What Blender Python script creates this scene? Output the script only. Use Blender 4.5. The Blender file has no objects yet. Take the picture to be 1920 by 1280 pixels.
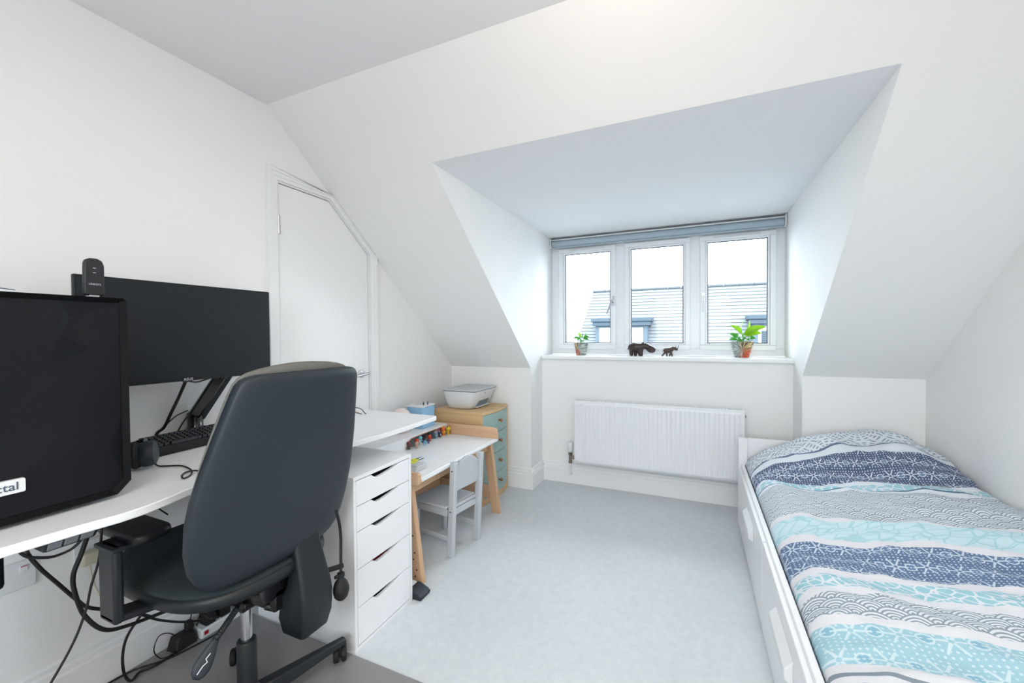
import bpy, bmesh, math, random
from mathutils import Vector, Matrix, noise as mnoise
random.seed(7)
S = bpy.context.scene
COL = S.collection
R = math.radians

# ------------------------------------------------------------------ camera
cam = bpy.data.objects.new('camera', bpy.data.cameras.new('camera'))
COL.objects.link(cam)
S.camera = cam
YAW, PITCH, ROLL, FPX = 0.4189, -0.0177, -0.0072, 775.0
cy_, sy_ = math.cos(YAW), math.sin(YAW)
F_ = Vector((-sy_*math.cos(PITCH), cy_*math.cos(PITCH), math.sin(PITCH)))
R_ = Vector((cy_, sy_, 0)); U_ = R_.cross(F_)
R2 = R_*math.cos(ROLL)+U_*math.sin(ROLL); U2 = -R_*math.sin(ROLL)+U_*math.cos(ROLL)
m3 = Matrix((R2, U2, -F_)).transposed()
cam.matrix_world = Matrix.Translation((1.9731, 0.0901, 1.2609)) @ m3.to_4x4()
cam.data.sensor_width = 36.0
cam.data.lens = FPX/1920*36.0
cam.data.clip_start = 0.02

# ------------------------------------------------------------------ view, world, lights
S.view_settings.view_transform = 'Standard'
S.view_settings.look = 'None'
S.view_settings.gamma = 1.0
S.view_settings.use_curve_mapping = False
S.view_settings.exposure = 0.57
HC_ = 2.4222
SKY = 8.0
w = bpy.data.worlds.new('overcast_sky'); S.world = w; w.use_nodes = True
bg = w.node_tree.nodes['Background']
bg.inputs['Color'].default_value = (0.82, 0.92, 1.0, 1)
bg.inputs['Strength'].default_value = SKY

def area(name, loc, rot, sx, sy, power, color, portal=False, spread=180):
    d = bpy.data.lights.new(name, 'AREA'); d.shape = 'RECTANGLE'; d.size = sx; d.size_y = sy
    d.energy = power; d.color = color; d.spread = R(spread)
    if portal: d.cycles.is_portal = True
    o = bpy.data.objects.new(name, d); COL.objects.link(o); o.location = loc; o.rotation_euler = rot
    return o
area('window_portal', (1.67, 3.85, 1.58), (R(-90), 0, 0), 1.85, 1.0, 1, (1, 1, 1), True)
def point(name, loc, power, color, rad):
    d = bpy.data.lights.new(name, 'POINT'); d.energy = power; d.color = color; d.shadow_soft_size = rad
    o = bpy.data.objects.new(name, d); COL.objects.link(o); o.location = loc
    return o
area('added_window_portal', (1.9, -1.70, 1.45), (R(90), 0, 0), 1.5, 1.2, 1, (1, 1, 1), True)  # guides sky light through the added rear window
area('added_fill_light', (2.1, -.60, HC_-.045), (0, 0, 0), .78, .78, 10, (1.0, 0.86, 0.72))  # warm fill light, added out of view to brighten the room
point('ceiling_lamp_light', (1.80, 0.90, 2.15), 5.0, (1.0, 0.84, 0.70), 0.09)

# ------------------------------------------------------------------ dimensions
W, D, DE, HK, HC, YC, HD = 3.1747, 3.2071, 3.4753, 0.9843, 2.4222, 1.5062, 2.132
XA, XB, DW, HS = 0.7505, 2.5849, 3.7638, 1.0754
SL = (HC-HK)/(D-YC)
def ys(z): return D-(z-HK)/SL
def zs(y): return HK+(D-y)*SL
YR = -1.6

# ------------------------------------------------------------------ node helper
class N:
    def __init__(s, nt, sock): s.t = nt; s.s = sock
    def _m(s, op, *a):
        n = s.t.nodes.new('ShaderNodeMath'); n.operation = op
        for i, v in enumerate((s,)+a):
            if isinstance(v, N): s.t.links.new(v.s, n.inputs[i])
            else: n.inputs[i].default_value = v
        return N(s.t, n.outputs[0])
    def __add__(s, o): return s._m('ADD', o)
    __radd__ = __add__
    def __mul__(s, o): return s._m('MULTIPLY', o)
    __rmul__ = __mul__
    def __sub__(s, o): return s._m('SUBTRACT', o)
    def __rsub__(s, o): return (s*-1.0)+o
    def __truediv__(s, o): return s._m('DIVIDE', o)
    def gt(s, o): return s._m('GREATER_THAN', o)
    def lt(s, o): return s._m('LESS_THAN', o)
    def floor(s): return s._m('FLOOR')
    def fract(s): return s._m('FRACT')
    def abs(s): return s._m('ABSOLUTE')
    def sin(s): return s._m('SINE')
    def sqrt(s): return s._m('SQRT')
    def mx(s, o): return s._m('MAXIMUM', o)
    def mn(s, o): return s._m('MINIMUM', o)
    def mod(s, o): return s._m('FLOORED_MODULO', o)
    def atan2(s, o): return s._m('ARCTAN2', o)
def newmat(name):
    m = bpy.data.materials.new(name); m.use_nodes = True
    return m, m.node_tree, m.node_tree.nodes['Principled BSDF']
def coords(nt):
    tc = nt.nodes.new('ShaderNodeTexCoord'); sp = nt.nodes.new('ShaderNodeSeparateXYZ')
    nt.links.new(tc.outputs['Object'], sp.inputs[0])
    return tc.outputs['Object'], [N(nt, sp.outputs[i]) for i in range(3)]
def comb(nt, x, y, z=0.0):
    c = nt.nodes.new('ShaderNodeCombineXYZ')
    for i, v in enumerate((x, y, z)):
        if isinstance(v, N): nt.links.new(v.s, c.inputs[i])
        else: c.inputs[i].default_value = v
    return c.outputs[0]
def tnoise(nt, vec, scale, detail=2, rough=.5):
    n = nt.nodes.new('ShaderNodeTexNoise'); n.inputs['Scale'].default_value = scale
    n.inputs['Detail'].default_value = detail; n.inputs['Roughness'].default_value = rough
    nt.links.new(vec, n.inputs['Vector']); return N(nt, n.outputs['Fac'])
def tvor(nt, vec, scale, feat='F1', rnd=1.0):
    n = nt.nodes.new('ShaderNodeTexVoronoi'); n.feature = feat; n.inputs['Scale'].default_value = scale
    n.inputs['Randomness'].default_value = rnd
    nt.links.new(vec, n.inputs['Vector']); return N(nt, n.outputs['Distance'])
def mix(nt, f, a, b):
    n = nt.nodes.new('ShaderNodeMix'); n.data_type = 'RGBA'
    if isinstance(f, N): nt.links.new(f.s, n.inputs[0])
    else: n.inputs[0].default_value = f
    for i, v in ((6, a), (7, b)):
        if isinstance(v, tuple): n.inputs[i].default_value = (*v[:3], 1)
        else: nt.links.new(v, n.inputs[i])
    return n.outputs[2]
def srgb(r, g, b):
    f = lambda c: (c/255/12.92 if c/255 <= .04045 else ((c/255+.055)/1.055)**2.4)
    return (f(r), f(g), f(b))
def bump(nt, p, h, strength, dist):
    b = nt.nodes.new('ShaderNodeBump'); b.inputs['Strength'].default_value = strength; b.inputs['Distance'].default_value = dist
    nt.links.new(h.s, b.inputs['Height']); nt.links.new(b.outputs[0], p.inputs['Normal'])
def mat(name, rgb, rough=.5, metal=0., vary=.04, scale=12., bmp=0., bscale=200., spec=.5, emit=0., coat=0.):
    """plain surface: procedural colour mottling plus optional fine relief"""
    m, nt, p = newmat(name)
    o, _ = coords(nt)
    n = tnoise(nt, o, scale, 3)
    a = tuple(c*(1-vary) for c in rgb); b = tuple(min(1, c*(1+vary)) for c in rgb)
    nt.links.new(mix(nt, n, a, b), p.inputs['Base Color'])
    p.inputs['Roughness'].default_value = rough; p.inputs['Metallic'].default_value = metal
    p.inputs['Specular IOR Level'].default_value = spec
    if coat: p.inputs['Coat Weight'].default_value = coat
    if bmp: bump(nt, p, tnoise(nt, o, bscale, 2), bmp, .001)
    if emit:
        p.inputs['Emission Color'].default_value = (*rgb, 1); p.inputs['Emission Strength'].default_value = emit
    return m
def woodmat(name, c1, c2, axis=0, rough=.5, freq=1.0):
    m, nt, p = newmat(name)
    o, (x, y, z) = coords(nt)
    s = [60*freq]*3; s[axis] = 4*freq
    v = comb(nt, x*s[0], y*s[1], z*s[2])
    n = tnoise(nt, v, .5, 4, .6); g = tnoise(nt, v, 1.7, 2)
    f = (n*1.6-.3)*.7+g*.3
    nt.links.new(mix(nt, f, c1, c2), p.inputs['Base Color'])
    p.inputs['Roughness'].default_value = rough
    bump(nt, p, n, .08, .001)
    return m

# ------------------------------------------------------------------ materials
M = {}
M['wall'] = mat('wall_paint', srgb(250, 250, 250), .9, vary=.005, scale=3, bmp=.05, bscale=300, spec=.2)
M['ceil'] = mat('ceiling_paint', srgb(243, 243, 245), .95, vary=.006, scale=3, spec=.2)
M['trim'] = mat('satin_trim_paint', srgb(248, 249, 250), .35, vary=.004)
M['upvc'] = mat('white_upvc', srgb(248, 249, 252), .3, vary=.004)
M['gasket'] = mat('grey_gasket', srgb(70, 84, 104), .6)
M['radw'] = mat('radiator_enamel', srgb(247, 249, 253), .35, vary=.004)
M['blind'] = mat('blind_fabric', srgb(176, 192, 202), .85, bmp=.2, bscale=900)
M['metal'] = mat('brushed_chrome', srgb(196, 198, 202), .25, 1.0)
M['brass'] = mat('dull_brass', srgb(150, 140, 128), .35, 1.0)
M['white'] = mat('white_laminate', srgb(246, 247, 250), .35, vary=.004)
M['whitep'] = mat('white_plastic', srgb(236, 238, 241), .4, vary=.006)
M['lgrey'] = mat('pale_grey_paint', srgb(200, 204, 210), .5, vary=.01)
M['grey'] = mat('mid_grey_plastic', srgb(120, 124, 130), .5)
M['slot'] = mat('slot_grey', srgb(120, 135, 145), .5)
M['black'] = mat('black_plastic', srgb(17, 19, 23), .42, bmp=.05, bscale=800, spec=.35)
M['satin'] = mat('satin_black_metal', srgb(15, 17, 21), .25, coat=.3)
M['casing'] = mat('matte_black_casing', srgb(12, 14, 17), .6, spec=.12)
M['rubber'] = mat('black_rubber', srgb(22, 23, 26), .65)
M['cable'] = mat('black_cable', srgb(18, 19, 22), .45)
M['screen'] = mat('matte_screen', srgb(27, 32, 37), .42, vary=.01, spec=.3)
M['shell'] = mat('slate_shell_plastic', srgb(31, 40, 49), .5, vary=.02, bmp=.08, bscale=900)
M['fabric'] = mat('charcoal_seat_fabric', srgb(50, 58, 62), .95, vary=.25, scale=420, bmp=.5, bscale=900, spec=.2)
M['backfab'] = mat('taupe_back_fabric', srgb(116, 116, 112), .95, vary=.12, scale=420, bmp=.4, bscale=900, spec=.2)
M['chdark'] = mat('dark_chair_plastic', srgb(21, 26, 31), .45, bmp=.08, bscale=700)
M['pine'] = woodmat('pine_wood', srgb(232, 196, 160), srgb(206, 160, 122), 2)
M['pinex'] = woodmat('pine_wood_rail', srgb(232, 198, 164), srgb(208, 164, 128), 0)
M['piney'] = woodmat('pine_wood_beam', srgb(230, 196, 160), srgb(206, 162, 124), 1)
M['beech'] = woodmat('beech_veneer', srgb(228, 196, 150), srgb(212, 174, 126), 0, freq=.6)
M['sage'] = mat('sage_green_front', srgb(160, 188, 184), .5, vary=.02)
M['knob'] = woodmat('knob_wood', srgb(176, 124, 84), srgb(140, 92, 60), 0)
M['blue'] = mat('sky_blue_plastic', srgb(150, 200, 236), .4)
M['pinkw'] = mat('pale_pink_plastic', srgb(246, 232, 230), .45)
M['soil'] = mat('potting_soil', srgb(60, 45, 35), .95, vary=.4, scale=90, bmp=.6, bscale=150)
M['yellow'] = mat('yellow_plastic', srgb(226, 226, 60), .4)
M['red'] = mat('red_plastic', srgb(170, 30, 40), .4)
M['card'] = mat('cream_plastic', srgb(214, 208, 186), .5)
M['dark'] = mat('dark_contents', srgb(30, 30, 34), .7)
M['darkwood'] = mat('carved_dark_wood', srgb(58, 42, 40), .35, vary=.45, scale=60, bmp=.35, bscale=260)
M['rhino'] = mat('carved_striped_wood', srgb(76, 58, 48), .35, vary=.7, scale=45, bmp=.3, bscale=200)
M['slate'] = mat('roof_slate', (.112, .120, .130), .7, vary=.08, scale=3)
M['ridge'] = mat('ridge_lead', (.058, .066, .075), .7)
M['lead'] = mat('lead_blue_fascia', (.034, .052, .072), .7)
M['leadl'] = mat('dormer_cladding', (.06, .082, .105), .7)
M['asphalt'] = mat('asphalt', srgb(96, 100, 104), .9, vary=.1, scale=.5)
M['render'] = mat('white_render', srgb(240, 240, 240), .8)
M['lampglow'] = mat('lamp_diffuser', (1.0, .86, .70), .5, emit=2.5)
M['oak'] = mat('edge_band_wood', srgb(196, 160, 128), .5)
M['holegrey'] = mat('shelf_inside_grey', srgb(150, 150, 150), .7)
# glass
m, nt, p = newmat('window_glass'); M['glass'] = m
nt.nodes.remove(p)
tr = nt.nodes.new('ShaderNodeBsdfTransparent'); gl = nt.nodes.new('ShaderNodeBsdfGlossy'); mx_ = nt.nodes.new('ShaderNodeMixShader')
tr.inputs[0].default_value = (.97, .985, .98, 1); gl.inputs['Roughness'].default_value = .02
fr = nt.nodes.new('ShaderNodeFresnel'); fr.inputs['IOR'].default_value = 1.2
nt.links.new(fr.outputs[0], mx_.inputs[0]); nt.links.new(tr.outputs[0], mx_.inputs[1]); nt.links.new(gl.outputs[0], mx_.inputs[2])
nt.links.new(mx_.outputs[0], nt.nodes['Material Output'].inputs[0])
# frosted plastic tub / chair mat
def translucent(name, rgb, alpha, rough):
    m, nt, p = newmat(name)
    o, _ = coords(nt); n = tnoise(nt, o, 30, 2)
    nt.links.new(mix(nt, n, tuple(c*.97 for c in rgb), rgb), p.inputs['Base Color'])
    p.inputs['Alpha'].default_value = alpha; p.inputs['Roughness'].default_value = rough
    return m
M['mat'] = translucent('clear_vinyl_mat', srgb(158, 156, 158), .82, .3)
M['tub'] = translucent('frosted_tub', srgb(240, 243, 246), .35, .3)
# carpet
m, nt, p = newmat('carpet_pile'); M['carpet'] = m
o, (x, y, z) = coords(nt)
n1 = tnoise(nt, o, 2.2, 3); n2 = tnoise(nt, o, 26, 4, .7); n3 = tnoise(nt, o, 420, 2, .7)
f = n1*.25+n2*.4+n3*.5
nt.links.new(mix(nt, (f-.42)*3.2, srgb(216, 222, 228), srgb(236, 240, 244)), p.inputs['Base Color'])
p.inputs['Roughness'].default_value = 1.0; p.inputs['Specular IOR Level'].default_value = .05
bump(nt, p, n3+n2*.8, .7, .003)
# perforated mesh for the computer front
m, nt, p = newmat('black_mesh'); M['mesh'] = m
o, (x, y, z) = coords(nt)
dy = ((y*380).fract()-.5); dz = ((z*380+((y*380).floor()*.5)).fract()-.5)
hole = (dy*dy+dz*dz).sqrt().lt(.33)
nt.links.new(mix(nt, hole, srgb(26, 30, 35), srgb(6, 7, 9)), p.inputs['Base Color'])
p.inputs['Roughness'].default_value = .5; p.inputs['Specular IOR Level'].default_value = .18
# leaves
def leafmat(name, c1, c2):
    m, nt, p = newmat(name)
    o, _ = coords(nt); n = tnoise(nt, o, 40, 3)
    nt.links.new(mix(nt, n, c1, c2), p.inputs['Base Color'])
    p.inputs['Roughness'].default_value = .4; p.inputs['Subsurface Weight'].default_value = .0
    p.inputs['Transmission Weight'].default_value = 0
    tl = nt.nodes.new('ShaderNodeBsdfTranslucent'); tl.inputs[0].default_value = (*c2, 1)
    ms = nt.nodes.new('ShaderNodeMixShader'); ms.inputs[0].default_value = .45
    nt.links.new(p.outputs[0], ms.inputs[1]); nt.links.new(tl.outputs[0], ms.inputs[2])
    nt.links.new(ms.outputs[0], nt.nodes['Material Output'].inputs[0])
    return m
M['leaf'] = leafmat('lime_leaf', srgb(120, 190, 40), srgb(200, 235, 80))
M['leafd'] = leafmat('green_leaf', srgb(70, 150, 60), srgb(130, 205, 110))
# sunburst pots
def potmat(name, cx, cz, flip):
    m, nt, p = newmat(name)
    o, (x, y, z) = coords(nt)
    dx = x-cx; dz = z-cz
    ang = dz.atan2(dx); r = (dx*dx+dz*dz).sqrt()
    st = tnoise(nt, comb(nt, ang*9, r*14, 0), 1.0, 2)
    v = tnoise(nt, o, 26, 1)
    a = mix(nt, (st-.40)*12, srgb(70, 32, 34), srgb(240, 112, 60))
    b = mix(nt, (st-.45)*9, srgb(50, 45, 40), srgb(232, 206, 150))
    c = mix(nt, (st-.5)*10, srgb(120, 130, 125), srgb(228, 234, 226))
    side = (dx*flip*30+v*1.5-.5)
    ab = mix(nt, ((r*26)+(v-.5)*2-.6), mix(nt, .5, srgb(90, 30, 36), a), a)
    q = mix(nt, (dz*30+v-.1), ab, b)
    nt.links.new(mix(nt, side, q, c), p.inputs['Base Color'])
    for n_ in nt.nodes:
        if n_.bl_idname == 'ShaderNodeMix': n_.clamp_factor = True
    p.inputs['Roughness'].default_value = .3
    return m

# ------------------------------------------------------------------ duvet cover print
m, nt, p = newmat('patterned_duvet_print'); M['duvet'] = m
o, (x, y, z) = coords(nt)
wav = tnoise(nt, comb(nt, x*3.2, y*2.0, 3.3), 1.0, 2)
yw = y+(wav-.5)*.10
fold = tnoise(nt, comb(nt, x*6, y*5, 1.0), 1.0, 2)
def band(a, b): return yw.gt(a)*yw.lt(b)
def sc(v, k): return v*k
WHT, NAVY, AQUA, PALE, GREY = srgb(226, 232, 240), srgb(106, 128, 160), srgb(160, 206, 218), srgb(206, 230, 238), srgb(150, 161, 171)
# star flowers
def stars(cell):
    u = x/cell; v = y/cell*1.0
    row = v.floor()
    fu = (u+row*.5).fract()-.5; fv = v.fract()-.5
    def arm(c, s_):
        a = fu*c+fv*s_; b = fv*c-fu*s_
        return (b.abs().lt(.032-(a.abs()*.05)+.012))*(a.abs().lt(.42))*(a.abs().gt(.06))
    k = arm(1, 0).mx(arm(.5, .866)).mx(arm(-.5, .866))
    rr = (fu*fu+fv*fv).sqrt()
    du = (u*7).fract()-.5; dv = (v*7).fract()-.5
    dots = ((du*du+dv*dv).sqrt().lt(.22))*rr.gt(.26)*rr.lt(.62)
    gu = (u+row*.5+.5).fract()-.5; g = (gu*gu+fv*fv).sqrt()
    ring = (g-.17).abs().lt(.022)
    return k.mx(dots).mx(ring), g.lt(.13)
s1, blob = stars(.078)
s2, blob2 = stars(.10)
# overlapping wave scallops
def scallop(cell):
    u = x/cell; v = (y/cell)*4.0
    k = v.floor(); fv = v.fract()
    off0 = k.mod(2.0)*.5
    du1 = (u+(.5-off0)).fract()-.5; dv1 = (fv+1.0)*.25
    r1 = (du1*du1+dv1*dv1).sqrt()
    du0 = (u+off0).fract()-.5; dv0 = fv*.25
    r0 = (du0*du0+dv0*dv0).sqrt()
    inf = r1.lt(.5)
    r = r1*inf+r0*(1.0-inf)
    return ((r*56.0).sin()).gt(.15)
sc1 = scallop(.085)
le = tvor(nt, comb(nt, x*32, (y+x*.4)*46, 0), 1.0, 'DISTANCE_TO_EDGE').gt(.08)
me = tvor(nt, comb(nt, x*16, (y-x*.5)*26, 0), 1.0, 'DISTANCE_TO_EDGE').lt(.05)
bigv = tvor(nt, comb(nt, x*24, y*24, 0), 1.0, 'DISTANCE_TO_EDGE').gt(.14)
ru = (x/.17).fract()-.5; rv = ((y-.05)/.17).fract()-.5
rg = (ru*ru+rv*rv).sqrt()
ringd = ((rg*62).sin().gt(.2))*((rg*0+ru.atan2(rv)*14).sin().gt(-.2))
c = mix(nt, ringd, WHT, srgb(150, 164, 178))                       # far pale end with dotted rings
def lay(c, a, b, colour): return mix(nt, band(a, b), c, colour)
c = lay(c, 2.865, 2.877, srgb(110, 124, 150))
c = lay(c, 2.815, 2.865, WHT)
navy1 = mix(nt, s1, mix(nt, blob, srgb(92, 106, 136), srgb(116, 140, 170)), srgb(214, 222, 234))
c = lay(c, 2.62, 2.815, navy1)
c = lay(c, 2.59, 2.62, WHT)
leafc = mix(nt, le, WHT, AQUA)
c = lay(c, 2.53, 2.59, leafc)
c = lay(c, 2.525, 2.532, srgb(96, 120, 146))
c = lay(c, 2.50, 2.525, WHT)
wavc = mix(nt, sc1, WHT, GREY)
c = lay(c, 2.16, 2.50, wavc)
c = lay(c, 2.13, 2.16, srgb(228, 228, 234))
c = lay(c, 1.97, 2.13, mix(nt, me, PALE, srgb(178, 216, 224)))
c = lay(c, 1.94, 1.97, srgb(228, 228, 234))
c = lay(c, 1.75, 1.94, mix(nt, s1, mix(nt, blob, NAVY, srgb(112, 138, 172)), srgb(206, 218, 232)))
c = lay(c, 1.71, 1.75, srgb(230, 230, 236))
c = lay(c, 1.64, 1.71, leafc)
c = lay(c, 1.60, 1.64, srgb(230, 232, 238))
c = lay(c, 1.51, 1.60, wavc)
c = lay(c, 1.48, 1.51, srgb(230, 232, 238))
c = lay(c, 1.345, 1.48, mix(nt, s2, mix(nt, blob2, srgb(168, 208, 222), srgb(146, 192, 214)), srgb(212, 232, 240)))
c = lay(c, 1.315, 1.345, srgb(226, 228, 234))
c = lay(c, 1.30, 1.315, srgb(140, 152, 164))
c = lay(c, 1.275, 1.30, srgb(226, 228, 234))
c = lay(c, 0.5, 1.275, mix(nt, bigv, srgb(108, 134, 172), srgb(214, 222, 236)))
nt.links.new(c, p.inputs['Base Color'])
p.inputs['Roughness'].default_value = .95; p.inputs['Specular IOR Level'].default_value = .1
bump(nt, p, tnoise(nt, comb(nt, x*14, y*22, 0), 1.0, 4, .6), .35, .012)

# ------------------------------------------------------------------ geometry helpers
def BM(): return bmesh.new()
def box(bm, x0, x1, y0, y1, z0, z1):
    vs = [bm.verts.new((x, y, z)) for z in (z0, z1) for (x, y) in ((x0, y0), (x1, y0), (x1, y1), (x0, y1))]
    for f in ((3, 2, 1, 0), (4, 5, 6, 7), (0, 1, 5, 4), (1, 2, 6, 5), (2, 3, 7, 6), (3, 0, 4, 7)):
        bm.faces.new([vs[i] for i in f])
    return vs
def hexa(bm, a, b):
    """solid between two matching polygons"""
    va = [bm.verts.new(p_) for p_ in a]; vb = [bm.verts.new(p_) for p_ in b]
    n = len(a)
    bm.faces.new(va[::-1]); bm.faces.new(vb)
    for i in range(n): bm.faces.new((va[i], va[(i+1) % n], vb[(i+1) % n], vb[i]))
    return va+vb
def prism(bm, pts, axis, a, b):
    def mk(p_, t):
        q = list(p_); q.insert('xyz'.index(axis), t); return tuple(q)
    return hexa(bm, [mk(p_, a) for p_ in pts], [mk(p_, b) for p_ in pts])
def loft(bm, rings, cap=True, closed=False):
    vr = [[bm.verts.new(p_) for p_ in r_] for r_ in rings]
    n = len(vr[0])
    for a, b in zip(vr, vr[1:]):
        for i in range(n): bm.faces.new((a[i], a[(i+1) % n], b[(i+1) % n], b[i]))
    if cap:
        bm.faces.new(vr[0][::-1]); bm.faces.new(vr[-1])
    return vr
def frame_of(d):
    d = Vector(d).normalized()
    u = d.orthogonal().normalized() if abs(d.z) > .99 else d.cross(Vector((0, 0, 1))).normalized()
    return u, d.cross(u).normalized()
def cyl(bm, p0, p1, r0, r1=None, n=16):
    p0, p1 = Vector(p0), Vector(p1); r1 = r0 if r1 is None else r1
    u, v = frame_of(p1-p0)
    ring = lambda c_, r_: [c_+(u*math.cos(2*math.pi*i/n)+v*math.sin(2*math.pi*i/n))*r_ for i in range(n)]
    loft(bm, [ring(p0, r0), ring(p1, r1)])
def lathe(bm, prof, c_, d=(0, 0, 1), n=24, squash=None):
    c_ = Vector(c_); d = Vector(d).normalized(); u, v = frame_of(d)
    rings = []
    for (r_, h) in prof:
        r_ = max(r_, 1e-4)
        rings.append([c_+d*h+(u*math.cos(2*math.pi*i/n)+v*math.sin(2*math.pi*i/n))*r_ for i in range(n)])
    loft(bm, rings)
def tube(bm, pts, r_, n=8, sub=6):
    P = [Vector(q) for q in pts]
    if sub > 1 and len(P) > 2:
        Q = []
        for i in range(len(P)-1):
            p0 = P[max(i-1, 0)]; p1 = P[i]; p2 = P[i+1]; p3 = P[min(i+2, len(P)-1)]
            for k in range(sub):
                t = k/sub
                Q.append(.5*((2*p1)+(p2-p0)*t+(2*p0-5*p1+4*p2-p3)*t*t+(3*p1-p0-3*p2+p3)*t**3))
        Q.append(P[-1]); P = Q
    rings = []; pu = None
    for i, q in enumerate(P):
        d = (P[min(i+1, len(P)-1)]-P[max(i-1, 0)]).normalized()
        if pu is None: u, v = frame_of(d)
        else:
            u = (pu-d*pu.dot(d)).normalized(); v = d.cross(u)
        pu = u
        rings.append([q+(u*math.cos(2*math.pi*k/n)+v*math.sin(2*math.pi*k/n))*r_ for k in range(n)])
    loft(bm, rings)
def ball(bm, c_, r_, sx=1, sy=1, sz=1, seg=16, rot=None):
    mt = Matrix.Translation(c_) @ (rot or Matrix.Identity(4)) @ Matrix.Diagonal((r_*sx, r_*sy, r_*sz, 1))
    bmesh.ops.create_uvsphere(bm, u_segments=seg, v_segments=max(6, seg//2+2), radius=1, matrix=mt)
def rrect(cx, cy, hx, hy, r_, n=5):
    out = []
    for (sx, sy, a0) in ((1, 1, 0), (-1, 1, 90), (-1, -1, 180), (1, -1, 270)):
        for k in range(n+1):
            a = R(a0+90*k/n); out.append((cx+sx*(hx-r_)+math.cos(a)*r_, cy+sy*(hy-r_)+math.sin(a)*r_))
    return out

def obj(name, bm, m, parent=None, bevel=0., smooth=False, seg=2, sub=0, remesh=0.):
    bmesh.ops.recalc_face_normals(bm, faces=bm.faces[:])
    me = bpy.data.meshes.new(name); bm.to_mesh(me); bm.free()
    me.materials.append(M[m] if isinstance(m, str) else m)
    o = bpy.data.objects.new(name, me); COL.objects.link(o)
    if smooth:
        for f in me.polygons: f.use_smooth = True
        if smooth != 'all':
            me.set_sharp_from_angle(angle=R(40))
    if remesh:
        md = o.modifiers.new('r', 'REMESH'); md.mode = 'VOXEL'; md.voxel_size = remesh; md.use_smooth_shade = True
        md = o.modifiers.new('s', 'SMOOTH'); md.factor = .5; md.iterations = 4
    if bevel:
        md = o.modifiers.new('b', 'BEVEL'); md.width = bevel; md.segments = seg; md.limit_method = 'ANGLE'; md.angle_limit = R(35)
        md.harden_normals = False
        for f in me.polygons: f.use_smooth = True
        me.set_sharp_from_angle(angle=R(35))
    if sub:
        md = o.modifiers.new('u', 'SUBSURF'); md.levels = sub; md.render_levels = sub
    if parent: attach(o, parent)
    return o
WORLD = {}
def attach(o, parent):
    o.parent = parent
    wl = Vector((0, 0, 0)); q = parent
    while q: wl += q.location; q = q.parent
    o.location = -wl
def thing(name, label, cat, loc, group=None):
    o = bpy.data.objects.new(name, None); COL.objects.link(o); o.location = loc; o.empty_display_size = .1
    return tag(o, label, cat, group)
def tag(o, label, cat, group=None):
    o['label'] = label; o['category'] = cat
    if group: o['group'] = group
    return o
def struct(name, bm, m, parent=None, label=None, **k):
    o = obj(name, bm, m, parent, **k)
    if not parent: o['kind'] = 'structure'
    if label: o['label'] = label
    return o
def lettering(name, txt, size, mt, origin, xdir, up, parent, depth=.0006):
    cu = bpy.data.curves.new(name, 'FONT'); cu.body = txt; cu.size = size; cu.extrude = depth; cu.align_x = 'CENTER'; cu.align_y = 'CENTER'
    t = bpy.data.objects.new('tmp', cu); COL.objects.link(t)
    dg = bpy.context.evaluated_depsgraph_get(); dg.update()
    me = bpy.data.meshes.new_from_object(t.evaluated_get(dg)); bpy.data.objects.remove(t)
    X = Vector(xdir).normalized(); Y = Vector(up); Y = (Y-X*Y.dot(X)).normalized(); Z = X.cross(Y)
    mm = Matrix((X, Y, Z)).transposed().to_4x4(); mm.translation = Vector(origin)
    me.transform(mm); me.materials.clear(); me.materials.append(M[mt])
    o = bpy.data.objects.new(name, me); COL.objects.link(o); attach(o, parent); o['label'] = txt.lower()+' lettering' if False else 'small pale lettering'
    return o

# ================================================================== room shell
bm = BM(); box(bm, -.12, W+.12, YR-.12, 3.95, -.12, 0); struct('floor', bm, 'carpet', label='pale grey pile carpet')
# left wall around the sloping-headed door
DY0, DY1, DY2, DZ, DZ2 = 1.559, 1.889, 2.203, 2.056, 1.789
bm = BM()
prism(bm, [(YR, 0), (DY0, 0), (DY0, zs(DY0)), (YC, HC), (YR, HC)], 'x', -.12, 0)
prism(bm, [(DY0, DZ), (DY1, DZ), (DY2, DZ2), (DY2, zs(DY2)), (DY0, zs(DY0))], 'x', -.12, 0)
prism(bm, [(DY2, 0), (D, 0), (D, HK), (DY2, zs(DY2))], 'x', -.12, 0)
struct('wall_left', bm, 'wall')
bm = BM(); prism(bm, [(YR, 0), (D, 0), (D, HK), (YC, HC), (YR, HC)], 'x', W, W+.12); struct('wall_right', bm, 'wall')
# rear wall behind the camera, with a window opening added for fill daylight
bm = BM()
box(bm, 0, W, YR-.12, YR, 0, .85); box(bm, 0, W, YR-.12, YR, 2.05, HC); box(bm, 0, 1.15, YR-.12, YR, .85, 2.05); box(bm, 2.65, W, YR-.12, YR, .85, 2.05)
struct('wall_rear', bm, 'wall')
# sloping ceiling with the dormer opening
bm = BM(); nrm = Vector((0, SL, 1)).normalized()*.1
def slopepiece(x0, x1, za, zb):
    q = [Vector((x0, ys(za), za)), Vector((x1, ys(za), za)), Vector((x1, ys(zb), zb)), Vector((x0, ys(zb), zb))]
    hexa(bm, q, [v+nrm for v in q])
slopepiece(0, XA-.001, HK, HC); slopepiece(XB+.001, W, HK, HC); slopepiece(XA-.001, XB+.001, HD, HC)
struct('wall_slope', bm, 'wall')
bm = BM(); box(bm, 0, W, YR, YC, HC, HC+.1); struct('ceiling', bm, 'ceil')
bm = BM(); prism(bm, [(ys(HD), HD), (3.9, HD), (3.9, HD+.1), (ys(HD)+.06, HD+.1)], 'x', XA-.1, XB+.1); struct('ceiling_dormer', bm, 'ceil')
bm = BM()
box(bm, 0, XA-.1, D, D+.1, 0, HK); box(bm, XB+.1, W, D, D+.1, 0, HK)
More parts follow.
